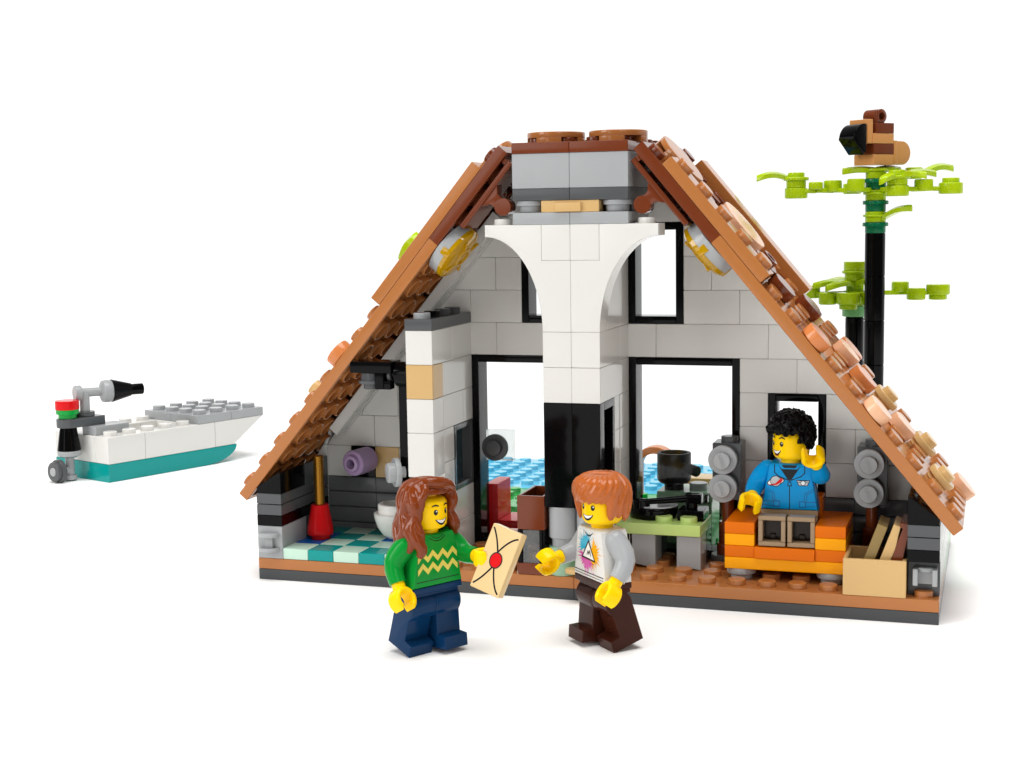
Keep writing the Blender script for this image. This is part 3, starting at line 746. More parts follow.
Lm = MB(frame('L')); leaf(Lm, (9.5, 4.3, 1.62), (10.7, 4.5, 1.7), .9, 'lime', th=.3, curl=.22); Lm.cyl((9.3, 4.3, .01), .2, 1.6, 'lime')
tag(Lm.build('leaf_sprig'), 'lime leaf sprig peeping over the left roof slope', 'leaf')

lo = (20.84, 12.5, 14.84); T = thing('toy_bird', 'brick-built brown bird with black beak perched on the taller tree', 'bird', lo, rz=50)
m = MB()
for i, (c_, z0, z1, dx) in enumerate((('bird_nougat_lit', 0, .42, 0), ('brown', .42, .82, 0), ('bird_nougat_lit', .82, 1.22, -.05), ('brown', 1.22, 1.62, .1))):
    m.box(-.54+dx, -.54, z0, .54, .54, z1-.005, c_)
m.build('body', T)
m = MB(); m.prism([(.54, .03), (1.05, .03)]+arc(1.05, .47, .46, -85, 85, 10)+[(.54, .93)], 'y', -.5, .5, 'bird_nougat_lit'); m.box(.55, -.52, .02, .76, .52, .95, 'bird_nougat_lit'); m.build('tail', T)
m = MB(); m.box(-.84, -.5, .83, -.56, .5, 1.75, 'bird_nougat_lit'); m.build('head', T)
m = MB(); m.prism([(-.86, .52), (-.86, 1.55)]+arc(-.94, .98, .60, 85, 160, 8)+[(-1.56, .98), (-1.02, .40)], 'y', -.46, .36, 'black'); m.build('beak', T)
m = MB(); m.ring((.0, .35, 1.88), .15, .28, .75, 'brown', 'y'); m.box(-.25, -.3, 1.62, .25, .3, 1.68, 'brown'); m.box(-.3, -.42, 1.62, -.18, -.3, 2.1, 'brown'); m.build('crest', T)

# ------------------------------------------------------------------ boat
k_ = 1.146
T = thing('toy_boat', 'white toy motorboat with teal hull and grey front deck', 'boat', (-16.84, 16.02, 0)); T.rotation_euler = (0, 0, R(69-90)); T.scale = (k_, k_, k_)
# local: x to starboard-negative (hull spans x -4..0), y forward
m = MB()
m.prism([(0, 0), (5.3, 0)]+[(5.3+2.0*math.sin(R(a)), .8-.8*math.cos(R(a))) for a in range(10, 91, 10)]+[(0, .8)], 'x', -4, 0, 'teal')
m.build('keel', T)
m = MB()
m.box(-1, 0, .8, 0, 2, 2, 'white', c=.03); m.box(-1, 2, .8, 0, 6, 2, 'white', c=.03); m.box(-4, 0, .8, -3, 4, 2, 'white', c=.03); m.box(-4, 4, .8, -3, 6, 2, 'white', c=.03)
m.box(-3, 0, .8, -1, 1, 2, 'white', c=.03); m.box(-3, 1, .8, -1, 4.9, 1.2, 'white')
m.box(-3, 4.9, .8, -1, 6, 2.0, 'white')
m.prism([(6, .8), (7.15, .8), (9.0, 2.0), (6, 2.0)], 'x', -4, 0, 'white', c=.03)
for y in range(5): m.stud(-.5, y+.5, 2, 'white'); m.stud(-3.5, y+.5, 2, 'white')
m.build('hull', T)
m = MB(); m.box(-2, 5, 2, 0, 7, 2.4, 'light_grey'); m.box(-2, 7, 2, 0, 9, 2.4, 'light_grey'); m.box(-4, 5, 2, -2, 9, 2.4, 'light_grey')
for i in range(4):
    for j in range(4): m.stud(-.5-i, 5.5+j, 2.4, 'light_grey')
m.build('deck', T)
m = MB(); m.box(-2.0, .1, 2, -1.0, 1.9, 2.4, 'light_grey'); m.box(-2.5, -.66, 2.4, -1.5, 1.0, 2.8, 'dark_grey'); m.cyl((-2, -.62, 2.4), .5, .4, 'dark_grey'); m.build('motor_bracket', T)
m = MB(); m.lathe([(.38, 0), (.4, .02), (.4, .2), (.5, .21), (.5, .4)], 'green', Matrix.Translation((-2, -.62, 2.8))); m.build('motor_collar', T)
m = MB(); m.cyl((-2, -.62, 3.2), .52, .4, 'red', n=36); m.build('motor_cap', T)
m = MB(); m.lathe([(.5, 1.35), (.52, 1.4), (.36, 2.4)], 'black', Matrix.Translation((-2, -.62, 0))); m.build('motor_cone', T)
m = MB(); m.lathe([(.3, 1.05), (.5, 1.15), (.53, 1.3), (.5, 1.38)], 'light_grey', Matrix.Translation((-2, -.62, 0))); m.cyl((-2, -.62, -.05+.1), .2, 1.1, 'light_grey'); m.cyl((-2, -.62, .06), .3, .2, 'light_grey'); m.tube([(-2, -.62, .5), (-2, -1.3, .5)], [.18, .2], 'light_grey'); m.build('motor_leg', T)
m = MB(); m.ring((-2, -1.1, .5), .25, .52, .22, 'dark_grey', 'y'); m.ring((-2, -1.3, .5), .22, .44, .2, 'dark_grey', 'y'); m.cyl((-2, -1.4, .5), .2, .14, 'light_grey', 'y'); m.build('propeller', T)
m = MB(); m.cyl((-2, .3, 2.8), .42, .22, 'dark_grey'); m.cyl((-2, .3, 3.0), .22, .85, 'light_grey'); d_ = Vector((.62, 2.0, -.02)).normalized(); a_ = Vector((-2, .3, 3.85))
m.cyl(a_-d_*.45, .34, .3, 'light_grey', axis=d_); m.cyl(a_-d_*.2, .2, 1.1, 'light_grey', axis=d_); m.build('tiller_post', T)
m = MB(); T4 = Matrix.Translation(a_+d_*.72) @ Vector((0, 0, 1)).rotation_difference(d_).to_matrix().to_4x4()
m.lathe([(.25, 0), (.48, .1), (.52, .3), (.48, .5)], 'light_grey', T4); m.lathe([(.46, .48), (.52, .52), (.29, 1.4), (.25, 1.41), (.25, 1.95), (.23, 1.97), (.13, 1.97), (.13, 1.8), (.001, 1.8)], 'black', T4, 24); m.build('tiller_grip', T)

# ------------------------------------------------------------------ figures
def hand_mb(mb, wrist, d, lat, mat):
    d = Vector(d).normalized(); lat = Vector(lat); lat = (lat-d*lat.dot(d)).normalized(); ax = d.cross(lat)
    M = Matrix.Identity(4); c = Vector(wrist)+d*.52
    for i in range(3): M[i][0] = d[i]; M[i][1] = lat[i]; M[i][2] = ax[i]; M[i][3] = c[i]
    out = arc(0, 0, .385, 33, 327, 30); inn = arc(0, 0, .205, 318, 42, 26)
    tip0 = [( .215+.0, -.19)]; 
    mb.prism(out+inn, 'z', -.25, .25, mat, c=.06, M=M)
    mb.tube([Vector(wrist)-d*.1, Vector(wrist)+d*.22], [.2, .21], mat, 18)
def figure(name, label, loc, rz, cfg):
    T = thing(name, label, 'toy figure', loc, rz)
    S = cfg.get('sit')
    # legs
    for s, ang in ((-1, cfg['legs'][0]), (1, cfg['legs'][1])):
        x0, x1 = (-.93, -.03) if s < 0 else (.03, .93)
        M = Matrix.Translation((0, 0, 1.42)) @ Matrix.Rotation(R(ang), 4, 'X') @ Matrix.Translation((0, 0, -1.42))
        prof = [(.46, 0), (.46, 1.42)]+arc(0, 1.40, .43, 0, 180, 14)[1:]+arc(0, 1.40, .43, 180, 226, 5)[1:]+[(-.29, 1.06), (-.29, .42), (-.62, .38), (-.62, 0)]
        m = MB()
        if not S: m.prism(prof, 'x', x0, x1, cfg['leg'], c=.03, M=M)
        else:
            # open sole: walls round a hollow
            up = [(q[0], max(q[1], .45)) for q in prof[1:-3]]
            m.prism([(.46, .5), (.46, 1.42)]+arc(0, 1.40, .43, 0, 180, 14)[1:]+arc(0, 1.40, .43, 180, 226, 5)[1:]+[(-.29, 1.06), (-.29, .5)], 'x', x0, x1, cfg['leg'], c=.02, M=M)
            w = .15
            m.box(x0, -.56, 0, x1, -.56+w, .5, cfg['leg'], M=M); m.box(x0, .46-w, 0, x1, .46, .5, cfg['leg'], M=M)
            m.box(x0, -.56+w, 0, x0+w, .46-w, .5, cfg['leg'], M=M); m.box(x1-w, -.56+w, 0, x1, .46-w, .5, cfg['leg'], M=M)
            m.box(x0+w+.01, -.55+w, .44, x1-w-.01, .45-w, .53, 'sole_shade', M=M); m.box(x0+.35, .1, .36, x1-.35, .3, .5, 'sole_shade', M=M)  # shade inside the hollow sole, painted as a dark floor
        m.build('leg', T)
    m = MB(); m.box(-.95, -.45, 1.83, .95, .46, 2.03, cfg['hip']); m.box(-.93, -.30, 1.7, .93, .42, 1.85, cfg['hip']); m.prism(arc(0, 1.40, .43, 0, 350, 24), 'x', -.05, .05, cfg['hip']); m.build('hips', T)
    # torso
    m = MB(); m.prism([(-.95, 2.03), (.95, 2.03), (.70, 3.5), (.62, 3.6), (-.62, 3.6), (-.70, 3.5)], 'y', -.48, .48, cfg['top'], c=.05)
    fl = lambda u, v: (u, -.4845, v)
    fl2 = lambda u, v: (u, -.488, v)
    fl3 = lambda u, v: (u, -.4915, v)
    cfg['print'](m, fl, fl2, fl3)
    m.build('torso', T)
    # arms and hands
    for s, key in ((-1, 'rarm'), (1, 'larm')):
        al, spl, hl = cfg[key]
        sh = Vector((s*.80, 0, 3.27))
        pts = [(-.14, 0, .05), (0.0, 0, .04), (.1, .02, -.16), (.19, .03, -.38), (.24, .0, -.58), (.25, -.12, -.76), (.24, -.27, -.9), (.22, -.43, -1.03)]
        rad = [.27, .33, .345, .335, .315, .29, .27, .255]
        Rm = Matrix.Translation(sh) @ Matrix.Rotation(R(-s*spl), 4, 'Y') @ Matrix.Rotation(R(-al), 4, 'X')
        m = MB(Rm); P_ = [(s*p[0], p[1], p[2]) for p in pts]
        # round shoulder cap then the sleeve
        m.sphere(P_[1], .335, cfg['sleeve'], n=20); m.tube(P_[1:], rad[1:], cfg['sleeve'], 22)
        m.build('arm', T)
        w = Rm @ Vector(P_[-1]); d = (Rm.to_3x3() @ (Vector(P_[-1])-Vector(P_[-3]))).normalized()
        lat = Rm.to_3x3() @ Vector((1, 0, 0))
        lat = Matrix.Rotation(R(hl), 3, d) @ lat
        m = MB(); hand_mb(m, w, d, lat, 'figure_yellow'); m.build('hand', T)
    # head
    hy = R(cfg['head'])
    Hm = Matrix.Rotation(hy, 4, 'Z')
    m = MB(Hm); m.lathe([(.34, 3.58), (.34, 3.7), (.44, 3.72), (.54, 3.77), (.6, 3.86), (.615, 3.98), (.615, 4.42), (.6, 4.54), (.54, 4.63), (.44, 4.68), (.32, 4.69), (.32, 4.85), (.29, 4.87)], 'figure_yellow', n=48)
    def cylmap(off):
        return lambda u, v: ((.615+off)*math.sin(u/.615), -(.615+off)*math.cos(u/.615), v)
    c1, c2, c3 = cylmap(.006), cylmap(.010), cylmap(.014)
    for s in (-1, 1):
        m.decal(arc(s*.21, 4.27, .068, 0, 345, 20, .085), c1, 'ink', .05); m.decal(arc(s*.21+.02, 4.30, .022, 0, 340, 10), c2, 'teeth', .05)
        lift = cfg['brow']
        br = [(s*(.10+.24*t), 4.43+lift*math.sin(math.pi*t)) for t in [i/8 for i in range(9)]]
        m.decal(br+[(p[0], p[1]+.034+.012*math.sin(i/8*math.pi)) for i, p in list(enumerate(br))[::-1]], c1, 'ink', .05)
    # smile
    mo = cfg.get('mouth', .24)
    top = [(-mo+2*mo*i/12, 4.06-.03*math.sin(math.pi*i/12)) for i in range(13)]
    bot = [(-mo+2*mo*i/12, 4.06-.19*math.sin(math.pi*i/12)**.8) for i in range(13)]
    m.decal(top+bot[1:-1][::-1], c1, 'ink', .05)
    k1 = .8
    m.decal([(p[0]*k1, p[1]-.012) for p in top]+[(-mo*k1+2*mo*k1*i/12, 4.045-.11*math.sin(math.pi*i/12)**.8) for i in range(1, 12)][::-1], c2, 'teeth', .05)
    if cfg.get('lips'): m.decal([(-.1+.2*i/8, 3.90-.0*i) for i in range(9)]+[(-.1+.2*i/8, 3.885-.03*math.sin(math.pi*i/8)) for i in range(9)][::-1], c2, 'lip', .05)
    m.build('head', T, wn=False)
    # hair
    m = MB(Matrix.Rotation(hy, 4, 'Z')); cfg['hairfn'](m, cfg['hair'])
    organic(m, 'hair', T, *cfg['remesh'])
    return T

def strand(m, mat, phi, hem, r0=.66, sweep=0, rad=.13, wav=0, ph=0, flare=0, crown=(0, .08), top=4.98, tip=.35, n=16):
    """a lock running from the crown over the head and down to height hem, at azimuth phi (deg, -90 = front)"""
    pts = []; rr = []
    for i in range(n+1):
        t = i/n
        L1 = 1.0; L2 = max(.05, 4.4-hem); tot = L1+L2; s = t*tot
        a = R(phi+sweep*t)
        if s < L1:
            th = s/L1*math.pi/2; r = r0*math.sin(th); zz = 4.4+(top-4.4)*math.cos(th)
        else:
            r = r0+flare*((s-L1)/max(L2, .01)); zz = 4.4-(s-L1)
        cw = math.cos(min(s/L1, 1)*math.pi/2)
        w = wav*math.sin(ph+t*9)*min(1, t*1.6)
        pts.append((r*math.cos(a)+crown[0]*cw+w*-math.sin(a), r*math.sin(a)+crown[1]*cw+w*math.cos(a), zz))
        rr.append(rad*(.6+.6*math.sin(math.pi*min(1, .15+t*.75)))*(1 if t < .8 else 1-(1-tip)*(t-.8)/.2))
    m.tube(pts, rr, mat, 10)
def dome(m, mat, r=.68, top=5.0, zc=4.4, cut=None):
    m.lathe([(.3, zc+.02), (r-.05, zc), (r, zc+.03)]+[(r*math.cos(R(a)), zc+.03+(top-zc)*math.sin(R(a))) for a in range(10, 90, 10)]+[(.001, top+.03)], mat, n=32)

def lock(m, mat, pts, rad, n=18):
    """smooth lock through control points (Catmull-Rom)"""
    P = [Vector(p) for p in pts]; P = [2*P[0]-P[1]]+P+[2*P[-1]-P[-2]]; out = []; rr = []
    k = len(pts)-1
    for i in range(n+1):
        t = i/n*k; a = min(int(t), k-1); u = t-a
        p0, p1, p2, p3 = P[a:a+4]
        out.append(.5*((2*p1)+(p2-p0)*u+(2*p0-5*p1+4*p2-p3)*u*u+(3*p1-p0-3*p2+p3)*u**3))
        rr.append(rad[a]*(1-u)+rad[a+1]*u)
    m.tube(out, rr, mat, 12)
def pol(phi, r, z): return (r*math.cos(R(phi)), r*math.sin(R(phi)), z)
def hair_long(m, mat):
    rnd = random.Random(3)
    dome(m, mat, .68, 5.14, 4.80)
    for i in range(15):                                     # backing under the locks
        strand(m, mat, -15+205*i/14, 3.35, r0=.68, flare=.22, rad=.14, top=5.12)
    for i in range(11):                                     # wavy locks, sides and back
        phi = -20+212*i/10; w = 7 if i % 2 else -7
        e = .10 if 40 < phi < 140 else 0
        lock(m, mat, [pol(phi, .2, 5.14), pol(phi, .58, 4.98), pol(phi+w*.5, .76, 4.6), pol(phi-w, .77, 4.2), pol(phi+w, .88, 3.8), pol(phi-w*.6, .92, 3.45), pol(phi+w*.4, .99-e, 3.12+e)],
             [.12, .17, .175, .165, .175, .16, .07])
    # two thick locks falling in front of her right shoulder
    lock(m, mat, [pol(170, .3, 5.12), pol(185, .66, 4.9), pol(198, .80, 4.55), pol(203, .74, 4.2), pol(196, .86, 3.85), pol(206, .92, 3.5), pol(214, .88, 3.2), pol(208, .9, 2.98)], [.1, .16, .19, .17, .19, .19, .18, .1])
    lock(m, mat, [pol(175, .3, 5.12), pol(200, .62, 4.95), pol(212, .74, 4.66), pol(208, .76, 4.35), pol(202, .82, 4.05), pol(212, .86, 3.7), pol(216, .84, 3.42)], [.1, .14, .14, .12, .14, .13, .06])
    # left side, in front of the far shoulder
    lock(m, mat, [pol(-10, .3, 5.1), pol(-22, .7, 4.85), pol(-30, .82, 4.5), pol(-22, .76, 4.15), pol(-30, .84, 3.8), pol(-22, .84, 3.5)], [.12, .17, .17, .14, .16, .07])
    # raised roll over the forehead, swept from her right to her left
    for i in range(5):
        d = .07*i
        lock(m, mat, [(-.5+.03*i, .0-.02*i, 5.05), (-.36+.05*i, -.36+.03*i, 5.18-d*.2), (-.02+.04*i, -.56+.06*i, 5.16-d*.3), (.34+.03*i, -.56+.08*i, 5.06-d*.3), (.66, -.40+.09*i, 4.88-d*.6), (.80, -.26+.1*i, 4.62-d)], [.1, .15, .17, .16, .15, .09])
    lock(m, mat, [(-.42, -.2, 5.12), (-.5, -.46, 4.98), (-.62, -.44, 4.74), (-.72, -.30, 4.5)], [.1, .13, .13, .1])
def hair_tousled(m, mat):
    rnd = random.Random(5)
    dome(m, mat, .71, 5.05, 4.5)
    for i in range(15):                                     # sides and back, underneath
        strand(m, mat, -20+220*i/14, 4.0, r0=.70, rad=.13, top=5.05)
    c = (.16, .16, 5.13)                                    # crown the locks start from
    for i in range(13):                                     # sides and back locks
        phi = -22+224*i/12; sw = rnd.uniform(-16, 4); back = 40 < phi < 140
        hem = (3.76 if back else 3.86)+rnd.uniform(-.1, .12)
        lock(m, mat, [c, pol(phi+14, .5, 5.04), pol(phi+8, .73, 4.78), pol(phi, .78, 4.4), pol(phi+sw*.6, .76, 4.08), pol(phi+sw, .76, hem)], [.1, .15, .165, .155, .12, .035])
    for i in range(10):                                     # upper tousled layer
        phi = -10+200*i/9; sw = rnd.uniform(-24, -6)
        lock(m, mat, [(.14, .14, 5.2), pol(phi+20, .48, 5.14), pol(phi+10, .75, 4.9), pol(phi+sw*.5, .83, 4.58), pol(phi+sw, .80, 4.28+rnd.uniform(-.1, .15))], [.09, .12, .125, .11, .03])
    for i in range(9):                                      # fringe swept over the forehead
        a = -30-15*i; r_ = .80
        e = -14-rnd.uniform(0, 10)
        lock(m, mat, [c, pol(a+34, .42, 5.11), pol(a+24, .70, 5.0), pol(a+12, .78, 4.74), pol(a+e*.4, .77, 4.56), pol(a+e, .74, 4.42+rnd.uniform(-.05, .05))], [.1, .145, .16, .15, .115, .03])
    for s in (-1, 1):
        lock(m, mat, [(s*.74, -.02, 4.7), (s*.76, -.12, 4.4), (s*.72, -.2, 4.12), (s*.66, -.24, 3.92)], [.13, .13, .1, .03])
def hair_curly(m, mat):
    rnd = random.Random(11)
    dome(m, mat, .72, 5.2, 4.66)
    N = 260
    for i in range(N):
        z = 1-1.7*(i+.5)/N; a = i*2.39996
        r = math.sqrt(max(0, 1-z*z))
        x, y = r*math.cos(a), r*math.sin(a)
        zz = 4.58+z*.74
        front = -y/max(r, .01)
        lim = 4.62 if front > .3 else (4.3 if front > -.25 else 4.0)
        if zz < lim: continue
        t0 = Vector((x, y, z)).normalized()
        c = Vector((x*.73+rnd.uniform(-.03, .03), y*.73+rnd.uniform(-.03, .03), zz))
        m.sphere(c, .095, mat, n=10)
        u_ = t0.orthogonal().normalized(); u_ = Matrix.Rotation(rnd.uniform(0, 6), 3, t0) @ u_; v_ = t0.cross(u_); cc = c+t0*.05; n0 = rnd.uniform(.3, 1)
        ra = rnd.uniform(.07, .10)
        m.tube([cc+(u_*math.cos(q)+v_*math.sin(q))*ra+t0*.05*math.cos(q*n0) for q in [k*2*math.pi/9 for k in range(8)]], [.034]*8, mat, 6)

def stripe(m, fn, mat, x0, x1, z, h): m.decal([(x0, z), (x1, z), (x1, z+h), (x0, z+h)], fn, mat)
def print_jumper(m, f1, f2, f3):
    for zc, hh in ((2.98, .17), (2.62, .17)):
        n = 8; w = .76
        up = [(-w+2*w*i/n, zc+(.16 if i % 2 else -.04)) for i in range(n+1)]
        m.decal(up+[(p[0], p[1]-hh) for p in up[::-1]], f1, 'zigzag')
    stripe(m, f1, 'ink', -.82, .82, 2.2, .022)
    nk = [(-.3+.6*i/12, 3.52-.13*math.sin(math.pi*i/12)) for i in range(13)]
    m.decal(nk+[(p[0], p[1]-.025) for p in nk[::-1]], f1, 'ink')
    nk = [(-.24+.48*i/12, 3.57-.1*math.sin(math.pi*i/12)) for i in range(13)]
    m.decal(nk+[(p[0], p[1]-.02) for p in nk[::-1]], f1, 'ink')
def splat(m, fn, cx, cz, r, mat, seed, a0=0, a1=360, spread=1.9):
    rnd = random.Random(seed); pts = []
    n = 44
    for i in range(n):
        a = R(a0+(a1-a0)*i/n)
        rr = r*(.75+.3*rnd.random())
        if i % 3 == 0: rr = r*rnd.uniform(1.1, spread)
        pts.append((cx+rr*math.cos(a), cz+rr*math.sin(a)))
    if a1-a0 < 360: pts.append((cx, cz))
    m.decal(pts, fn, mat)
    for i in range(4):
        a = R(rnd.uniform(a0, a1)); d = r*rnd.uniform(1.5, 2.0)
        m.decal(arc(cx+d*math.cos(a), cz+d*math.sin(a), .022, 0, 340, 10), fn, mat)
def print_splash(m, f1, f2, f3):
    splat(m, f1, -.14, 3.02, .36, 'cyan', 2, 40, 215, 1.7)
    splat(m, f1, -.1, 2.72, .40, 'magenta', 5, 165, 335, 1.7)
    splat(m, f1, .16, 2.86, .42, 'splash_yellow', 9, -90, 80, 1.7)
    for cx, cz, r_, mt in ((-.1, 3.02, .2, 'cyan'), (-.1, 2.7, .24, 'magenta'), (.2, 2.8, .22, 'splash_yellow')): m.decal(arc(cx, cz, r_, 0, 350, 24), lambda u, v: (u, -.486, v), mt)
    m.decal([(-.42, 2.64), (.42, 2.60), (0.0, 3.26)], f2, 'ink')
    m.decal([(-.33, 2.69), (.33, 2.66), (0.0, 3.15)], f3, 'teeth')
    f4 = lambda u, v: (u, -.4955, v)
    line(m, f4, [(-.08, 2.78), (-.02, 2.9), (.02, 2.8), (.08, 2.92), (.14, 2.76)], .035, 'ink')
    stripe(m, f1, 'ink', -.88, .86, 2.2, .03); stripe(m, f1, 'ink', -.88, .86, 2.12, .02)
    nk = [(-.3+.6*i/12, 3.52-.12*math.sin(math.pi*i/12)) for i in range(13)]
    m.decal(nk+[(p[0], p[1]-.05*math.sin(math.pi*i/12)-.01) for i, p in list(enumerate(nk))[::-1]], f1, 'ink')
def line(m, fn, pts, w, mat):
    for a, b_ in zip(pts[:-1], pts[1:]):
        a = Vector(a); b_ = Vector(b_); d = (b_-a).normalized(); s = Vector((-d.y, d.x))*w/2; e = d*w*.4
        m.decal([tuple(a-e-s), tuple(b_+e-s), tuple(b_+e+s), tuple(a-e+s)], fn, mat)
def print_jacket(m, f1, f2, f3):
    m.decal([(-.36, 3.56), (.36, 3.56), (.3, 3.42), (.06, 3.06), (-.06, 3.06), (-.3, 3.42)], f1, 'ink')
    m.decal([(-.36, 3.56), (-.26, 3.56), (-.2, 3.46), (.2, 3.46), (.26, 3.56), (.36, 3.56), (.26, 3.42), (-.26, 3.42)], f2, 'jacket')
    for s in (-1, 1):
        line(m, f1, [(s*.5, 3.56), (s*.5, 3.3), (s*.38, 3.18), (s*.04, 3.04)], .03, 'ink')
        line(m, f1, [(s*.84, 2.78), (s*.52, 2.62), (s*.48, 2.36)], .022, 'jacket_line'); line(m, f1, [(s*.84, 2.70), (s*.58, 2.58), (s*.56, 2.36)], .022, 'jacket_line')
        line(m, f1, [(s*.9, 2.32), (s*.35, 2.30)], .022, 'jacket_line'); line(m, f1, [(s*.9, 2.18), (s*.35, 2.14)], .022, 'jacket_line')
        m.decal([(s*.32, 2.12), (s*.54, 2.12), (s*.54, 2.34), (s*.32, 2.34)], f1, 'jacket_line'); m.decal([(s*.35, 2.15), (s*.51, 2.15), (s*.51, 2.31), (s*.35, 2.31)], f2, 'jacket')
    line(m, f1, [(0, 3.06), (0, 2.06)], .03, 'ink'); m.decal([(-.08, 2.84), (.08, 2.84), (.05, 3.0), (-.05, 3.0)], f2, 'ink'); m.decal([(-.045, 2.87), (.045, 2.87), (.03, 2.97), (-.03, 2.97)], f3, 'jacket')
    # planet emblem with red orbit
    m.decal([(q[0]*math.cos(.25)-(q[1])*math.sin(.25)-.46, q[0]*math.sin(.25)+q[1]*math.cos(.25)+2.98) for q in arc(0, 0, .3, 0, 350, 24, .13)], f1, 'ink')
    m.decal([(q[0]*math.cos(.25)-(q[1])*math.sin(.25)-.46, q[0]*math.sin(.25)+q[1]*math.cos(.25)+2.98) for q in arc(0, 0, .27, 0, 350, 24, .1)], f2, 'teeth')
    m.decal(arc(-.46, 3.0, .19, 0, 350, 24), f2, 'ink'); m.decal(arc(-.46, 3.0, .165, 0, 350, 24), f3, 'silver')
    f4 = lambda u, v: (u, -.4955, v)
    m.decal([(-.74, 2.86), (-.46, 2.93), (-.27, 3.12), (-.24, 3.06), (-.2, 3.08), (-.26, 2.98), (-.44, 2.87)], f4, 'red')
    # winged badge
    m.decal([(.22, 3.06), (.68, 3.06), (.6, 2.86), (.3, 2.86)], f1, 'ink')
    m.decal([(.25, 3.04), (.4, 3.02), (.5, 3.02), (.65, 3.04), (.58, 2.88), (.32, 2.88)], f2, 'silver'); m.decal(arc(.45, 2.96, .09, 0, 340, 16), f3, 'ink'); m.decal(arc(.45, 2.96, .07, 0, 340, 16), f4, 'cool_silver')
    for s in (-1, 1): line(m, f3, [(.45+s*.1, 2.98), (.45+s*.18, 2.99)], .015, 'ink')

wom = figure('toy_figure', 'toy figure with long brown hair and green zigzag jumper holding an envelope', (9.36, -6.79, .11), 60,
       dict(leg='navy', hip='navy', top='jumper_green', sleeve='jumper_green', legs=(18, -4), rarm=(-20, 9, 0), larm=(45, 0, 0), head=7, brow=.03, hair='hair_brown', hairfn=hair_long, remesh=(.022, 2), print=print_jumper))
man = figure('toy_figure', 'toy figure with tousled orange hair and white splash print top', (14.29, -4.82, .1), -45,
       dict(leg='dark_brown', hip='dark_brown', top='white', sleeve='light_grey', legs=(-4, 18), rarm=(29, 0, 65), larm=(-12, 9, 0), head=13, brow=.0, hair='hair_orange', hairfn=hair_tousled, remesh=(.02, 1), print=print_splash))
sit = figure('toy_figure', 'toy figure with curly black hair and blue jacket waving from the orange sofa', (19.02, 2.4, 1.08), 1.7,
       dict(leg='khaki', hip='khaki', top='jacket', sleeve='jacket', legs=(-90, -90), sit=True, rarm=(21, 14, 0), larm=(87, 10, 0), head=-45, brow=.04, hair='black', hairfn=hair_curly, remesh=(.02, 1), print=print_jacket, lips=True, mouth=.2))

# envelope held by the first figure
T = thing('envelope', 'tan envelope tile with red wax seal held by the long haired figure', 'envelope', (11.65, -6.9, 2.96))
m = MB(); m.box(-.5, -.2, -1, .5, .2, 1, 'envelope_tan', c=.03); fe = lambda u, v: (u, -.2045, v); fe2 = lambda u, v: (u, -.208, v); fe3 = lambda u, v: (u, -.2115, v)
def curve(pts, n=10):
    P = [Vector(p) for p in pts]; return [tuple(P[0]*(1-t)**2+P[1]*2*t*(1-t)+P[2]*t*t) for t in [i/n for i in range(n+1)]]
line(m, fe, curve([(-.42, .88), (-.18, .62), (0, .15)]), .05, 'ink'); line(m, fe, curve([(.42, .82), (.2, .72), (-.02, .28)]), .05, 'ink')
line(m, fe, curve([(-.42, -.86), (-.2, -.62), (0, -.15)]), .05, 'ink'); line(m, fe, curve([(.42, -.9), (.2, -.75), (0, -.15)]), .05, 'ink')
m.decal(arc(0, 0, .21, 0, 350, 28, .25), fe2, 'ink'); m.decal(arc(0, 0, .175, 0, 350, 28, .215), fe3, 'red')
eo = m.build('paper', T)
ENV = T

# ------------------------------------------------------------------ camera
q = [25.5436, -47.58935, 13.154766]; yaw, pitch, roll, fpx = .3177726, .1141534, -.0156269, 1479.4067
fw = Vector((-math.sin(yaw)*math.cos(pitch), math.cos(yaw)*math.cos(pitch), -math.sin(pitch)))
rt = fw.cross(Vector((0, 0, 1))).normalized(); upv = rt.cross(fw)
c_, s_ = math.cos(roll), math.sin(roll)
rt, upv = rt*c_+upv*s_, upv*c_-rt*s_
cam = bpy.data.cameras.new('camera'); co = bpy.data.objects.new('camera', cam); COL.objects.link(co)
Mx = Matrix.Identity(4)
for i in range(3): Mx[i][0] = rt[i]; Mx[i][1] = upv[i]; Mx[i][2] = -fw[i]; Mx[i][3] = q[i]*U
co.matrix_world = Mx
cam.sensor_width = 36; cam.lens = fpx*36/1024; cam.clip_start = .02; cam.clip_end = 100
SC.camera = co
# face the envelope roughly to the camera
_S = (rt*.85-upv*.33-fw*.40).normalized(); _L = rt*.35+upv*.93; _L = (_L-_S*_L.dot(_S)).normalized(); _Y = _L.cross(_S)
_E = Matrix.Identity(3)
for i in range(3): _E[i][0] = _S[i]; _E[i][1] = _Y[i]; _E[i][2] = _L[i]
ENV.rotation_euler = _E.to_euler()

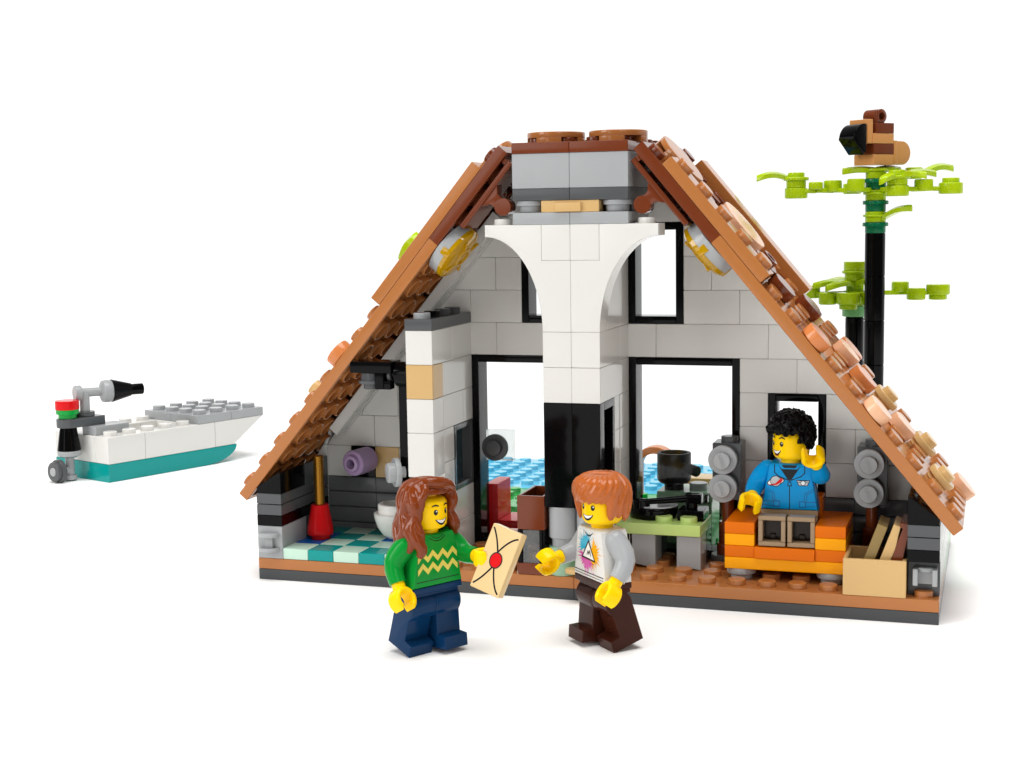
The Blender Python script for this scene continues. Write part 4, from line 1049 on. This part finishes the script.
# ------------------------------------------------------------------ light
w = bpy.data.worlds.new('World'); SC.world = w; w.use_nodes = True
nt = w.node_tree; bg = nt.nodes['Background']
tc = nt.nodes.new('ShaderNodeTexCoord'); sp = nt.nodes.new('ShaderNodeSeparateXYZ')
nt.links.new(tc.outputs['Generated'], sp.inputs[0])
def ramp(sock, a, b, lo, hi):
    m = nt.nodes.new('ShaderNodeMapRange'); m.interpolation_type = 'SMOOTHSTEP'
    for k, v in (('From Min', a), ('From Max', b), ('To Min', lo), ('To Max', hi)): m.inputs[k].default_value = v
    nt.links.new(sock, m.inputs['Value']); return m.outputs['Result']
mu = nt.nodes.new('ShaderNodeMath'); mu.operation = 'MULTIPLY'
nt.links.new(ramp(sp.outputs['Y'], -.1, .5, .08, 1.1), mu.inputs[0]); nt.links.new(ramp(sp.outputs['Z'], .3, .75, 1.0, .3), mu.inputs[1])
nt.links.new(mu.outputs[0], bg.inputs['Strength'])
bg.inputs['Color'].default_value = (1, 1, 1, 1)
KEY, FILL, TOP = 28, 9, 84
def area(name, loc, target, size, power, sy=None):
    l = bpy.data.lights.new(name, 'AREA'); l.shape = 'RECTANGLE' if sy else 'DISK'; l.size = size; l.energy = power; l.color = (1, .985, .965)
    if sy: l.size_y = sy
    o = bpy.data.objects.new(name, l); COL.objects.link(o); o.location = loc
    o.rotation_euler = (Vector(target)-Vector(loc)).to_track_quat('-Z', 'Y').to_euler()
    return o
area('softbox_key', (-1.5, -1.6, 1.0), (.09, 0, .08), .9, KEY, 1.3)
area('softbox_strip', (-.8, -2.35, .7), (.05, 0, .08), .5, 4, 1.2)
area('softbox_fill', (1.25, -1.9, 1.1), (.1, 0, .08), 1.0, FILL, 1.2)
area('softbox_top', (.25, -.25, 2.6), (.12, .3, 0), 2.2, TOP)
SC.view_settings.view_transform = 'Standard'; SC.view_settings.look = 'None'
SC.view_settings.exposure = 0; SC.view_settings.gamma = 1
SC.render.engine = 'CYCLES'
SC.cycles.max_bounces = 8; SC.cycles.diffuse_bounces = 4; SC.cycles.transparent_max_bounces = 12; SC.cycles.transmission_bounces = 6
SC.cycles.use_denoising = True
